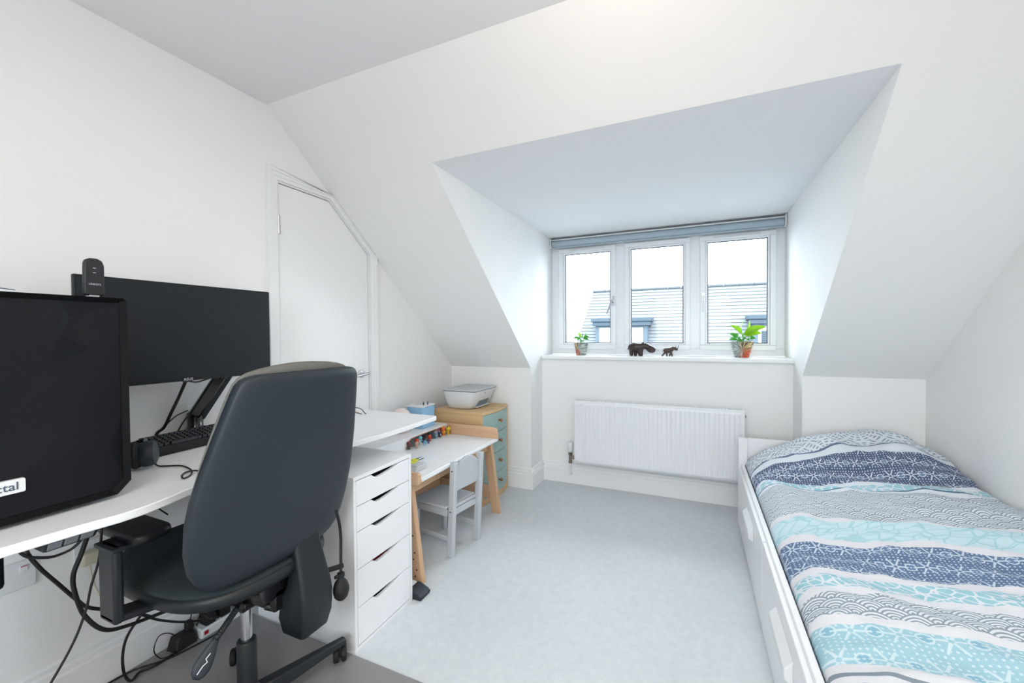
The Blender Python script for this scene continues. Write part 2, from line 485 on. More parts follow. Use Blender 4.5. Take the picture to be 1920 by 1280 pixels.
chk = [(D, 0), (3.9, 0), (3.9, HD), (ys(HD), HD), (D, HK)]
def cheek(xin, xout):
    # inner face on the opening, splayed back behind the sloping ceiling
    hexa(bm, [(xin, a, b) for a, b in chk], [(xout, a+(.06 if k == 3 else 0), b+(.04 if k == 4 else 0)) for k, (a, b) in enumerate(chk)])
cheek(XA, XA-.1); cheek(XB, XB+.1)
box(bm, XA, XB, DE, 3.9, 0, HS-.03)
struct('wall_back', bm, 'wall')
# baseboards: moulded profile
def basebd(name, segs):
    bm = BM()
    for (p0, p1, nx, ny) in segs:
        prof = [(0, 0), (.018, 0), (.018, .115), (.013, .122), (.013, .138), (.008, .146), (.008, .160), (0, .168)]
        hexa(bm, [(p0[0]+nx*a, p0[1]+ny*a, b) for a, b in prof], [(p1[0]+nx*a, p1[1]+ny*a, b) for a, b in prof])
    return struct(name, bm, 'trim')
basebd('baseboard_left', [((0, YR), (0, 1.493), 1, 0), ((0, 2.265), (0, D), 1, 0)])
basebd('baseboard_right', [((W, YR), (W, D), -1, 0)])
basebd('baseboard_back', [((.018, D), (XA+.0172, D), 0, -1), ((XA, D-.0172), (XA, DE), 1, 0), ((XA+.018, DE), (XB-.018, DE), 0, -1), ((XB, D-.0172), (XB, DE), -1, 0), ((XB-.0172, D), (W-.018, D), 0, -1)])
# door architrave (three stepped bands) and jamb
bm = BM()
def archring(t0, t1, x1):
    def path(t):
        # outer offset path of the door opening, cut to the slope of the roof
        k = t*math.tan(math.atan(SL)/2)
        yo = DY2+t; zt = DZ+t
        dline = lambda y_: DZ-(y_-DY1)*(DZ-DZ2)/(DY2-DY1)+t*math.sqrt(1+((DZ-DZ2)/(DY2-DY1))**2)
        gy = (DZ-zt+t*math.sqrt(1+((DZ-DZ2)/(DY2-DY1))**2))*(DY2-DY1)/(DZ-DZ2)+DY1
        cl = lambda y_, z_: (y_, min(z_, zs(y_)-.001))
        return [(DY0-t, 0), (DY0-t, zt), cl(gy, zt), cl(yo, dline(yo)), (yo, 0)]
    a = path(t0); b = path(t1)
    for i in range(4):
        prism(bm, [a[i], a[i+1], b[i+1], b[i]], 'x', 0, x1)
archring(.006, .066, .010); archring(.024, .0652, .015); archring(.046, .0644, .021)
struct('trim_1', bm, 'trim', label='moulded white door architrave following the roof slope')
bm = BM()
a_ = [(DY0, 0), (DY0, DZ), (DY1, DZ), (DY2, DZ2), (DY2, 0)]
def inset(t): return [(DY0+t, 0), (DY0+t, DZ-t), (DY1-t*.4, DZ-t), (DY2-t, DZ2-t*.45), (DY2-t, 0)]
b_ = inset(.004)
for i in range(4): prism(bm, [a_[i], a_[i+1], b_[i+1], b_[i]], 'x', -.12, .004)
struct('trim_2', bm, 'trim', label='white door lining')
door = struct('door_1', (lambda b: (prism(b, inset(.0075), 'x', -.042, -.002), b)[1])(BM()), 'trim', bevel=.0015, label='white flush door with a sloped top corner')
bm = BM(); lathe(bm, [(.026, 0), (.026, .006), (.023, .009), (.009, .010), (.009, .045), (.0, .045)], (-.002, 2.126, 1.013), (1, 0, 0)); h = obj('handle_rose', bm, 'metal', door, smooth=True)
bm = BM(); tube(bm, [(.042, 2.150, 1.016), (.045, 2.126, 1.013), (.045, 2.08, 1.009), (.045, 2.04, 1.006)], .0085, 12, 3); obj('lever', bm, 'metal', door, smooth=True)
for hz in (1.835, .25):
    bm = BM(); cyl(bm, (.004, DY0+.002, hz-.045), (.004, DY0+.002, hz+.045), .0075)
    for q in (-.045, -.016, .016, .045): cyl(bm, (.004, DY0+.002, hz+q-.0015), (.004, DY0+.002, hz+q+.0015), .0088)
    obj('hinge', bm, 'metal', door, smooth=True)
# door behind the opening: short dark cupboard back
bm = BM(); box(bm, -.2, -.13, 1.4, 2.4, 0, 2.2); struct('wall_cupboard', bm, 'wall')

# ================================================================== dormer window
win = struct('window_1', (lambda b: b)(BM()), 'upvc', label='white triple casement window')
bpy.data.meshes.remove(win.data)
bm = BM()
FY0, FY1 = DW, DW+.07
X0, X1, Z0, Z1 = XA, XB, HS, HD
cas = [(.818, 1.336), (1.407, 1.931), (2.002, 2.527)]
gls = [(.876, 1.288), (1.462, 1.879), (2.056, 2.472)]
CZ0, CZ1, GZ0, GZ1 = 1.122, 2.034, 1.176, 1.983
win = None
bm = BM()
box(bm, X0, X1, FY0, FY1, Z0, CZ0+.012); box(bm, X0, X1, FY0, FY1, CZ1-.012, Z1)
edges = [X0]+[e for cc in cas for e in (cc[0]+.012, cc[1]-.012)]+[X1]
for i in range(0, 8, 2): box(bm, edges[i], edges[i+1], FY0, FY1, CZ0+.012, CZ1-.012)
win = struct('window_1', bm, 'upvc', bevel=.003, label='white triple casement window looking out on a slate roof')
for i, (cc, gg) in enumerate(zip(cas, gls)):
    bm = BM(); y0, y1 = DW-.017, DW+.05
    def fr_(x0, x1, z0, z1, X0_, X1_, Z0_, Z1_, ya, yb):
        box(bm, X0_, X1_, ya, yb, Z0_, z0); box(bm, X0_, X1_, ya, yb, z1, Z1_)
        box(bm, X0_, x0, ya, yb, z0, z1); box(bm, x1, X1_, ya, yb, z0, z1)
    fr_(gg[0]-.014, gg[1]+.014, GZ0-.014, GZ1+.014, cc[0], cc[1], CZ0, CZ1, y0, y1)
    s_ = obj('sash', bm, 'upvc', win, bevel=.004)
    bm = BM(); fr_(gg[0]+.001, gg[1]-.001, GZ0+.001, GZ1-.001, gg[0]-.014, gg[1]+.014, GZ0-.014, GZ1+.014, y0+.012, y1-.01); obj('glazing_bead', bm, 'upvc', s_, bevel=.003)
    bm = BM(); fr_(gg[0]+.0065, gg[1]-.0065, GZ0+.0065, GZ1-.0065, gg[0], gg[1], GZ0, GZ1, y0+.018, y0+.03); obj('gasket', bm, 'gasket', s_)
    bm = BM(); box(bm, gg[0]-.003, gg[1]+.003, y0+.026, y0+.030, GZ0-.003, GZ1+.003); obj('pane', bm, 'glass', s_)
    if i != 1:
        bm = BM(); xm = (gg[0]+gg[1])/2; box(bm, xm-.16, xm+.16, y0-.011, y0+.001, 2.004, 2.020); box(bm, xm-.155, xm+.155, y0-.014, y0-.009, 2.006, 2.012)
        obj('trickle_vent', bm, 'whitep', s_, bevel=.003)
for (hx, tilt) in ((1.313, -.045), (2.026, 0.0)):
    bm = BM(); ya = DW-.017
    prism(bm, rrect(hx, 1.545, .0115, .042, .011), 'y', ya-.008, ya+.001)
    hd = obj('window_handle', bm, 'metal', win, bevel=.002)
    bm = BM(); cyl(bm, (hx, ya-.006, 1.55), (hx, ya-.035, 1.55), .008); hexa(bm, [(hx-.008, ya-.030, 1.558), (hx+.008, ya-.030, 1.558), (hx+.008, ya-.042, 1.558), (hx-.008, ya-.042, 1.558)], [(hx-.007+tilt, ya-.032+tilt*.6, 1.43), (hx+.007+tilt, ya-.032+tilt*.6, 1.43), (hx+.007+tilt, ya-.04+tilt*.6, 1.43), (hx-.007+tilt, ya-.04+tilt*.6, 1.43)])
    obj('lever', bm, 'metal' if tilt else 'whitep', hd, bevel=.002)
    bm = BM(); cyl(bm, (hx, ya-.012, 1.527), (hx, ya-.004, 1.527), .0045); obj('key_lock', bm, 'gasket', hd)
bm = BM(); box(bm, XA, XB+.02, DE-.03, DW, HS-.032, HS); struct('trim_3', bm, 'trim', bevel=.010, seg=4, label='white window board with a rounded front edge')
# roller blind
bl = thing('roller_blind', 'rolled-up grey-blue roller blind at the top of the dormer window', 'blind', (1.67, 3.71, 2.08))
bm = BM(); cyl(bm, (XA+.02, 3.715, 2.078), (XB-.018, 3.715, 2.078), .027, n=28); obj('fabric_roll', bm, 'blind', bl, smooth=True)
bm = BM(); box(bm, XA+.018, XB-.016, 3.682, 3.735, 2.104, 2.113); obj('head_rail', bm, 'whitep', bl, bevel=.003)
for bx_ in (XA+.003, XB-.016):
    bm = BM(); prism(bm, rrect(3.712, 2.085, .03, .042, .008), 'x', bx_, bx_+.013); obj('bracket', bm, 'whitep', bl, bevel=.002)
bm = BM(); cyl(bm, (XA+.02, 3.712, 2.045), (XB-.02, 3.712, 2.045), .007); obj('bottom_bar', bm, 'blind', bl, smooth=True)

# ================================================================== neighbouring house
hs = thing('neighbour_house', 'slate-roofed house with flat-topped dormers seen through the window', 'house', (2, 16, -3))
RX0, RX1, RY, RZ = -1.66, 9.5, 16.0, 2.86
LY, LZ = 13.9, -.6
bm = BM(); n_ = 30
for k in range(n_):
    t0, t1 = k/n_, (k+1)/n_
    yA = RY+(LY-RY)*t0; yB = RY+(LY-RY)*t1; zA = RZ+(LZ-RZ)*t0; zB = RZ+(LZ-RZ)*t1
    xa0 = RX0-.62*t0*1.0; xb0 = RX0-.62*t1
    hexa(bm, [(xa0, yA, zA), (RX1, yA, zA), (RX1, yB-.03, zB), (xb0, yB-.03, zB)], [(xa0, yA+.06, zA-.05), (RX1, yA+.06, zA-.05), (RX1, yB+.05, zB-.05), (xb0, yB+.05, zB-.05)])
obj('roof', bm, 'slate', hs)
bm = BM(); prism(bm, [(RY, RZ-.03), (RY+2.1, LZ), (LY, LZ), (LY, LZ-3.5), (RY+2.1, LZ-3.5)][0:3], 'x', RX0-.0, RX1); box(bm, RX0-.55, RX1, LY+.1, RY+2, LZ-3.4, LZ); obj('wall', bm, 'render', hs)
for k in range(25):
    bm = BM(); x_ = RX0+k*.45
    cyl(bm, (x_+.005, RY, RZ+.02), (x_+.44, RY, RZ+.02), .055, n=10); cyl(bm, (x_+.0, RY, RZ+.02), (x_+.04, RY, RZ+.02), .065, n=10)
    obj('ridge_tile', bm, 'ridge', hs)
for dx in (-1.40, 3.42):
    b0, b1 = dx, dx+2.02
    bm = BM(); box(bm, b0, b1, 14.45, 15.6, 1.66, 1.80); box(bm, b0+.05, b1-.05, 14.5, 15.6, 1.52, 1.66); o = obj('dormer_fascia', bm, 'lead', hs, bevel=.02)
    bm = BM(); box(bm, b0+.14, b1-.14, 14.62, 15.6, .2, 1.53); obj('dormer_cheek', bm, 'leadl', hs)
    bm = BM(); box(bm, b0+.28, b1-.28, 14.58, 14.64, .45, 1.45); wf = obj('dormer_window', bm, 'render', hs, bevel=.01)
    for q in range(2):
        xx = b0+.36+q*.68
        bm = BM(); box(bm, xx, xx+.6, 14.565, 14.585, .55, 1.32); obj('pane', bm, 'leadl' if dx > 0 else 'whitep', wf)
    if dx > 0:
        for q in range(12):
            bm = BM(); box(bm, b0+.36, b0+1.0, 14.53, 14.56, .6+q*.06, .63+q*.06); obj('shutter_slat', bm, 'lead', wf)

bm = BM(); box(bm, -60, 60, -90, 90, -6.2, -6.0); struct('ground', bm, 'asphalt', label='grey ground far below the window')
bm = BM(); a_, b_ = 1.15, 2.65
for (x0, x1, z0, z1) in ((a_, b_, .85, .91), (a_, b_, 1.99, 2.05), (a_, a_+.06, .91, 1.99), (b_-.06, b_, .91, 1.99), (1.87, 1.93, .91, 1.99)): box(bm, x0, x1, YR-.09, YR-.02, z0, z1)
w2 = struct('added_rear_window', bm, 'upvc', bevel=.003, label='white two-pane window added in the rear wall for fill daylight')  # unseen window, put in so daylight fills the slopes and low walls
bm = BM(); box(bm, a_+.06, 1.87, YR-.06, YR-.055, .91, 1.99); obj('pane', bm, 'glass', w2)
bm = BM(); box(bm, 1.93, b_-.06, YR-.06, YR-.055, .91, 1.99); obj('pane', bm, 'glass', w2)
# ================================================================== radiator
rad = thing('radiator', 'white ribbed panel radiator under the dormer window', 'radiator', (1.67, DE, .203))
RX0_, RX1_, RZ0_, RZ1_ = 1.061, 2.285, .203, .712
yf = DE-.095
bm = BM()
n_ = 37; pitch = (RX1_-RX0_-.03)/n_
rings = []
prof = []
xx = RX0_+.015
for k in range(n_):
    a = xx+k*pitch
    prof += [(a, 0), (a+pitch*.30, 0), (a+pitch*.40, .007), (a+pitch*.62, .007), (a+pitch*.72, 0)]
prof = [(RX0_, .012), (RX0_+.004, 0)]+prof+[(RX1_-.004, 0), (RX1_, .012)]
def row(z_, s_): return [bm.verts.new((a, yf+b*s_ if 0 < i < len(prof)-1 else yf+.012, z_)) for i, (a, b) in enumerate(prof)]
rows = [row(RZ0_, 0), row(RZ0_+.028, 0), row(RZ0_+.042, 1), row(RZ1_-.045, 1), row(RZ1_-.031, 0), row(RZ1_-.004, 0)]
for a, b in zip(rows, rows[1:]):
    for i in range(len(a)-1): bm.faces.new((a[i], a[i+1], b[i+1], b[i]))
bp_ = obj('front_panel', bm, 'radw', rad, smooth=True)
md = bp_.modifiers.new('s', 'SOLIDIFY'); md.thickness = .006; md.offset = 0
bm = BM(); box(bm, RX0_+.01, RX1_-.01, DE-.035, DE-.025, RZ0_, RZ1_-.01); obj('rear_panel', bm, 'radw', rad, bevel=.003)
bm = BM(); box(bm, RX0_-.002, RX1_+.002, yf-.001, yf+.012, RZ1_-.006, RZ1_+.004); box(bm, RX0_-.002, RX1_+.002, DE-.034, DE-.022, RZ1_-.006, RZ1_+.004)
for k in range(60): box(bm, RX0_+.01+k*.0204, RX0_+.016+k*.0204, yf+.01, DE-.03, RZ1_-.004, RZ1_+.002)
obj('top_grille', bm, 'radw', rad)
for sx in (RX0_-.002, RX1_-.004):
    bm = BM(); box(bm, sx, sx+.006, yf+.002, DE-.025, RZ0_+.006, RZ1_+.002); obj('side_panel', bm, 'radw', rad, bevel=.002)
bm = BM(); cyl(bm, (RX1_+.002, DE-.055, RZ1_-.045), (RX1_+.012, DE-.055, RZ1_-.045), .009); obj('bleed_valve', bm, 'brass', rad)
bm = BM(); cyl(bm, (RX0_+.01, DE-.055, .235), (RX0_-.04, DE-.055, .235), .011); cyl(bm, (RX0_-.045, DE-.055, .19), (RX0_-.045, DE-.055, .275), .013)
cyl(bm, (RX0_-.020, DE-.055, .235), (RX0_-.008, DE-.055, .235), .018, n=6); cyl(bm, (RX0_-.045, DE-.055, .255), (RX0_-.045, DE-.055, .272), .018, n=6); cyl(bm, (RX0_-.045, DE-.055, .185), (RX0_-.045, DE-.055, .2), .017, n=6)
vv = obj('valve', bm, 'brass', rad, smooth=True)
bm = BM(); lathe(bm, [(.016, .0), (.021, .006), (.022, .02), (.019, .024), (.023, .03), (.023, .075), (.019, .083), (0, .084)], (RX0_-.045, DE-.055, .275)); obj('thermostatic_head', bm, 'whitep', vv, smooth=True)
bm = BM(); cyl(bm, (RX0_-.045, DE-.055, .19), (RX0_-.045, DE-.055, .10), .0075); tube(bm, [(RX0_-.045, DE-.055, .11), (RX0_-.045, DE-.05, .09), (RX0_-.045, DE-.018, .085)], .0075, 10, 4); obj('pipe', bm, 'whitep', rad, smooth=True)

# ================================================================== window board ornaments
def leaf(parent, base, tip, width, mt, bend=.02, nm='leaf'):
    base = Vector(base); tip = Vector(tip); d = tip-base; L = d.length; d.normalize()
    s = d.cross(Vector((0, 0, 1)))
    s = s.normalized() if s.length > .05 else Vector((1, 0, 0))
    up = s.cross(d).normalized()
    if up.z < 0: up = -up
    if up.y > -.2 and s.y < 0: s = -s
    ra = R(52); s, up = s*math.cos(ra)+up*math.sin(ra), up*math.cos(ra)-s*math.sin(ra)
    if up.y > 0: s, up = -s, -up
    bm = BM(); n = 7; rows = []
    for i in range(n+1):
        t = i/n; wd = width*math.sin(math.pi*min(1, t*.97+.015))**.75*(1-.25*t)
        c_ = base+d*L*t+up*(bend*math.sin(math.pi*t)-bend*.8*t*t)
        rows.append([bm.verts.new(c_-s*wd+up*wd*.25), bm.verts.new(c_), bm.verts.new(c_+s*wd+up*wd*.25)])
    for a, b in zip(rows, rows[1:]):
        bm.faces.new((a[0], a[1], b[1], b[0])); bm.faces.new((a[1], a[2], b[2], b[1]))
    o = obj(nm, bm, mt, parent, smooth='all', sub=1)
    md = o.modifiers.new('s', 'SOLIDIFY'); md.thickness = .0012
    return o
def potted(name, label, cx, cyy, r0, r1, h, pm, leaves, stems):
    t = thing(name, label, 'plant', (cx, cyy, HS))
    bm = BM(); lathe(bm, [(r0*.96, 0), (r0, .004), (r1*.98, h*.9), (r1, h), (r1-.005, h), (r1-.007, h-.015), (.0, h-.016)], (cx, cyy, HS), n=36); obj('pot', bm, pm, t, smooth=True)
    bm = BM(); lathe(bm, [(r1-.008, h-.02), (r1-.009, h-.012), (0, h-.006)], (cx, cyy, HS)); obj('soil', bm, 'soil', t)
    bm = BM()
    for (b, q) in stems: tube(bm, [b, ((b[0]+q[0])/2+.002, (b[1]+q[1])/2, (b[2]+q[2])/2), q], .0017, 6, 3)
    obj('stem', bm, 'leafd', t, smooth=True)
    for (b, q, wd, mt, bn) in leaves: leaf(t, b, q, wd, mt, bn)
    return t
M['pot1'] = potmat('sunburst_glaze_large', 2.285, 1.135, -1)
M['pot2'] = potmat('sunburst_glaze_small', 1.045, 1.125, 1)
cx, cyy = 2.287, 3.62; zt = HS+.115
lv = []
stm = []
LS = 1.55
def addl(dx, dz0, tx, tz, wd, mt, dy=0, bn=.012):
    b = (cx+dx, cyy+dy*.3, zt+dz0); q = (cx+tx, cyy+dy, zt+tz)
    lv.append((b, q, wd*LS, mt, bn)); stm.append(((cx+dx*.4, cyy, zt-.012), b))
addl(.0, .055, -.075, .13, .018, 'leaf', -.03); addl(.005, .06, .015, .165, .02, 'leaf', .02); addl(.01, .055, .06, .16, .018, 'leaf', .03)
addl(.012, .05, .15, .12, .022, 'leaf', -.03, .02); addl(.02, .045, .12, .07, .02, 'leaf', -.05); addl(-.02, .03, -.06, .055, .013, 'leafd', -.03)
addl(-.03, .015, -.085, .02, .012, 'leafd', .02); addl(.05, .02, .085, .03, .013, 'leafd', -.02); addl(-.01, .02, -.03, .012, .016, 'leafd', -.06)
addl(-.03, .03, -.08, .07, .011, 'leafd', .03); addl(.03, .02, .05, .045, .011, 'leafd', .03); addl(.0, .01, .02, .03, .012, 'leafd', -.05)
potted('potted_plant', 'larger leafy plant in sunburst pot at right of window board', cx, cyy, .048, .078, .118, 'pot1', lv, stm)
cx, cyy = 1.06, 3.62; zt = HS+.105; lv = []; stm = []
for (dx, dz0, tx, tz, wd, mt, dy) in ((-.01, .045, -.025, .095, .012, 'leaf', -.01), (-.012, .04, -.065, .045, .01, 'leafd', -.02), (.0, .035, .02, .02, .011, 'leafd', -.03), (.022, .045, .04, .09, .012, 'leafd', .02), (.024, .042, .07, .055, .011, 'leafd', -.01), (.02, .035, .062, .03, .010, 'leafd', .02), (-.01, .035, -.05, .02, .009, 'leafd', .02), (-.005, .05, .012, .075, .01, 'leaf', .02), (.024, .05, .02, .10, .009, 'leafd', -.01)):
    addl(dx, dz0, tx, tz, wd, mt, dy, .006)
potted('potted_plant', 'small seedling in narrow sunburst pot at left of window board', cx, cyy, .042, .062, .108, 'pot2', lv, stm)

def limb(bm, pts, n=12):
    """capsule chain with radii: pts = [(x, y, z, r)]"""
    for a, b in zip(pts, pts[1:]):
        k = 5
        for i in range(k+1):
            t = i/k; ball(bm, tuple(a[j]+(b[j]-a[j])*t for j in range(3)), a[3]+(b[3]-a[3])*t, seg=n)
# hippo (faces right)
hx, hy, hz = 1.46, 3.60, HS
hp = thing('carved_hippopotamus', 'dark carved wooden hippopotamus standing on the window board', 'figurine', (hx+.1, hy, hz))
bm = BM()
limb(bm, [(hx+.030, hy, hz+.070, .030), (hx+.060, hy, hz+.072, .036), (hx+.095, hy, hz+.072, .033), (hx+.118, hy, hz+.082, .027), (hx+.140, hy, hz+.082, .025), (hx+.160, hy, hz+.068, .024), (hx+.178, hy, hz+.056, .030), (hx+.190, hy, hz+.052, .027)])
for (lx, ly) in ((.028, -.018), (.055, .018), (.105, -.019), (.090, .019)):
    limb(bm, [(hx+lx, hy+ly, hz+.05, .019), (hx+lx, hy+ly, hz+.016, .0145), (hx+lx+.002, hy+ly, hz+.012, .0145)])
limb(bm, [(hx+.120, hy-.016, hz+.108, .007), (hx+.121, hy-.017, hz+.112, .006)]); limb(bm, [(hx+.120, hy+.016, hz+.108, .007), (hx+.121, hy+.017, hz+.112, .006)])
limb(bm, [(hx+.006, hy, hz+.075, .006), (hx+.0, hy, hz+.055, .005)])
obj('body', bm, 'darkwood', hp, remesh=.0022)
for s_ in (-1, 1):
    bm = BM(); ball(bm, (hx+.150, hy+s_*.021, hz+.096), .0045, seg=10); obj('eye', bm, 'grey', hp, smooth='all')
# rhino
rx = 1.72
rh = thing('carved_rhinoceros', 'small striped-wood rhinoceros figure with upturned horn beside the hippopotamus', 'figurine', (rx+.05, hy, hz))
bm = BM()
limb(bm, [(rx+.030, hy, hz+.049, .018), (rx+.050, hy, hz+.047, .022), (rx+.070, hy, hz+.051, .019), (rx+.087, hy, hz+.066, .014), (rx+.100, hy, hz+.062, .0125), (rx+.113, hy, hz+.056, .0105)])
for (l0, l1, ly) in ((.028, .006, -.008), (.034, .040, .008), (.070, .060, .008), (.070, .080, -.008)):
    limb(bm, [(rx+l0, hy+ly, hz+.038, .010), (rx+(l0+l1)/2+.003, hy+ly, hz+.02, .0072), (rx+l1, hy+ly, hz+.0066, .0066)])
limb(bm, [(rx+.016, hy, hz+.052, .002), (rx+.008, hy, hz+.038, .0018), (rx+.01, hy, hz+.03, .0018)])
limb(bm, [(rx+.084, hy-.006, hz+.070, .003), (rx+.083, hy-.008, hz+.078, .0022)]); limb(bm, [(rx+.084, hy+.006, hz+.070, .003), (rx+.083, hy+.008, hz+.078, .0022)])
obj('body', bm, 'rhino', rh, remesh=.0015)
bm = BM(); tube(bm, [(rx+.114, hy, hz+.060), (rx+.124, hy, hz+.072), (rx+.129, hy, hz+.088)], .003, 8, 4); tube(bm, [(rx+.104, hy, hz+.070), (rx+.107, hy, hz+.082)], .0026, 8, 1); obj('horn', bm, 'satin', rh, smooth=True)

# ================================================================== bed
bed = thing('storage_bed', 'white storage bed with front drawers along the right wall', 'bed', (2.7, 2.1, 0))
BX0, BX1, BY0, BY1 = 2.228, W-.004, 1.12, D-.022
bm = BM(); box(bm, BX0+.0, BX0+.05, BY1-.045, BY1, 0, .572); obj('corner_post', bm, 'white', bed, bevel=.003)
bm = BM(); box(bm, BX0+.05, BX1, BY1-.022, BY1, .02, .572); obj('headboard', bm, 'white', bed, bevel=.003)
bm = BM(); box(bm, BX0+.014, BX0+.034, BY0, BY1-.045, .09, .405); obj('side_rail', bm, 'white', bed, bevel=.003)
bm = BM(); box(bm, BX0+.034, BX1, BY0, BY0+.022, .02, .405); obj('footboard', bm, 'white', bed, bevel=.003)
for (d0, d1) in ((2.095, 3.135), (1.14, 2.085)):
    bm = BM(); box(bm, BX0, BX0+.016, d0, d1, .012, .382); dr = obj('drawer', bm, 'white', bed, bevel=.003)
    bm = BM(); yc_ = (2.503 if d0 > 2 else 1.612); L = .135
    prism(bm, [(BX0, .245), (BX0-.024, .262), (BX0-.024, .292), (BX0, .318)], 'y', yc_-L, yc_+L); obj('handle', bm, 'whitep', dr, bevel=.003)
bm = BM(); prism(bm, rrect((BX0+.036+BX1)/2, (BY0+BY1)/2, (BX1-BX0-.036)/2-.003, (BY1-BY0-.05)/2, .05), 'z', .16, .40); mt_ = obj('mattress', bm, 'lgrey', bed, bevel=.02)
# duvet and pillow shape under the cover
bm = BM(); NX, NY = 150, 330
dx0, dx1, dy0_, dy1_ = BX0+.036, BX1-.002, 1.14, BY1-.026
def sm(t): t = max(0, min(1, t)); return t*t*(3-2*t)
def hgt(x_, y_):
    base = .49+.05*sm((x_-dx0)/(dx1-dx0))+.02*math.exp(-((x_-2.95)/.2)**2)
    base -= .02*sm((2.5-y_)/1.2)
    pil = .15*sm((y_-2.60)/.40)*(1-.40*sm((y_-3.05)/.13))*sm((x_-2.26)/.45)*(1-.55*sm((x_-2.95)/.20))
    q = mnoise.noise((x_*2.6, y_*4.2, 0))*.028+mnoise.noise((x_*6+y_*3, y_*11, 2))*.013+mnoise.noise((x_*16, y_*30, 5))*.004
    rid = -abs(mnoise.noise((x_*3.0-y_*2.0, y_*6.5+x_*2.2, 8)))*.035
    h = base+pil+q+rid+.012
    e = min(1, (x_-dx0)/.13); e = math.sqrt(max(0, 1-(1-e)**2))
    pk = mnoise.noise((x_*8, y_*38, 3))*.010*(1-e)+mnoise.noise((x_*20, y_*20, 3))*.004
    edge = .395+(h-.395)*e+pk
    er = min(1, (dx1-x_)/.05+.25); er = math.sqrt(max(0, 1-(1-er)**2))
    ef = min(1, (dy1_-y_)/.07+.1); ef = math.sqrt(max(0, 1-(1-ef)**2))
    return .40+(edge-.40)*er*(.35+.65*ef)
g = []
for j in range(NY+1):
    yy = dy0_+(dy1_-dy0_)*j/NY
    g.append([bm.verts.new((dx0+(dx1-dx0)*i/NX, yy, hgt(dx0+(dx1-dx0)*i/NX, yy))) for i in range(NX+1)])
for j in range(NY):
    for i in range(NX): bm.faces.new((g[j][i], g[j][i+1], g[j+1][i+1], g[j+1][i]))
dv = obj('duvet', bm, 'duvet', smooth='all')
md = dv.modifiers.new('s', 'SOLIDIFY'); md.thickness = .012; md.offset = -1
tag(dv, 'rumpled duvet printed with wavy navy, aqua, grey and white bands on the bed', 'duvet')

# ================================================================== white drawer unit
AX0, AX1, AY0, AY1, AH = .163, .743, 1.3097, 1.6697, .70
al = thing('drawer_unit', 'white narrow drawer unit with slanted cut-out grips beside the chair', 'drawer unit', (.45, 1.49, 0))
bm = BM(); box(bm, AX0, AX1, AY0, AY0+.014, 0, AH-.016); box(bm, AX0, AX1, AY1-.014, AY1, 0, AH-.016); box(bm, AX0, AX1, AY0, AY1, AH-.016, AH); box(bm, AX0, AX0+.012, AY0+.014, AY1-.014, 0, AH-.016); box(bm, AX0, AX1-.002, AY0+.014, AY1-.014, 0.0, .014)
obj('carcass', bm, 'white', al, bevel=.0015)
ztop = AH-.019
zcuts = [ztop, ztop-.1035, ztop-.206, ztop-.3575, ztop-.511, .017]
ya, yb = AY0+.0165, AY1-.0165
for k in range(5):
    z1, z0 = zcuts[k], zcuts[k+1]+.003
    wy = yb-ya
    a, b, c_, d_ = ya+wy*.26, ya+wy*.31, ya+wy*.64, ya+wy*.76
    bm = BM()
    prism(bm, [(ya, z0), (yb, z0), (yb, z1), (ya+wy*.80, z1), (ya+wy*.74, z1-.004), (ya+wy*.62, z1-.012), (ya+wy*.44, z1-.019), (ya+wy*.34, z1-.019), (ya+wy*.25, z1), (ya, z1)], 'x', AX1-.017, AX1-.001)
    dr = obj('drawer', bm, 'white', al, bevel=.001)
    bm = BM(); box(bm, AX0+.03, AX1-.018, ya+.012, ya+.024, z0+.012, z1-.028); box(bm, AX0+.03, AX1-.018, yb-.024, yb-.012, z0+.012, z1-.028); box(bm, AX0+.03, AX1-.018, ya+.012, yb-.012, z0+.006, z0+.012)
    obj('drawer_box', bm, 'dark', dr)
    bm = BM(); box(bm, AX1-.12, AX1-.03, ya+.04, yb-.05, z0+.012, z1-.030+(.006 if k in (0, 2, 3) else 0)); obj('contents', bm, {0: 'dark', 1: 'dark', 2: 'grey', 3: 'red', 4: 'dark'}[k], dr)

# ================================================================== sit-stand desk
DT, DTH = .825, .022
KD_ = .9458
def tx(v): return 1.973+(v-1.973)*KD_
def ty(v): return .0901+(v-.0901)*KD_
dk = thing('standing_desk', 'long white desk with a wavy front edge along the left wall', 'desk', (.3, 1.2, 0))
front = []
ctrl = [(.25, .575), (.45, .582), (.577, .593), (.65, .605), (.70, .604), (.76, .590), (.82, .570), (.90, .545), (1.0, .530), (1.12, .535), (1.25, .565), (1.40, .612), (1.55, .632), (1.72, .641), (1.90, .638), (2.00, .634)]
for (yy, xx) in ctrl: front.append((tx(xx), ty(yy)))
crn = [(.684+math.cos(a)*.022, 1.929+math.sin(a)*.022) for a in [R(v) for v in (0, 30, 60, 90)]]
poly = [(.012, front[0][1])]+front+crn+[(.012, 1.951)]
bm = BM(); prism(bm, poly, 'z', DT-DTH, DT); obj('desktop', bm, 'white', dk, bevel=.003)
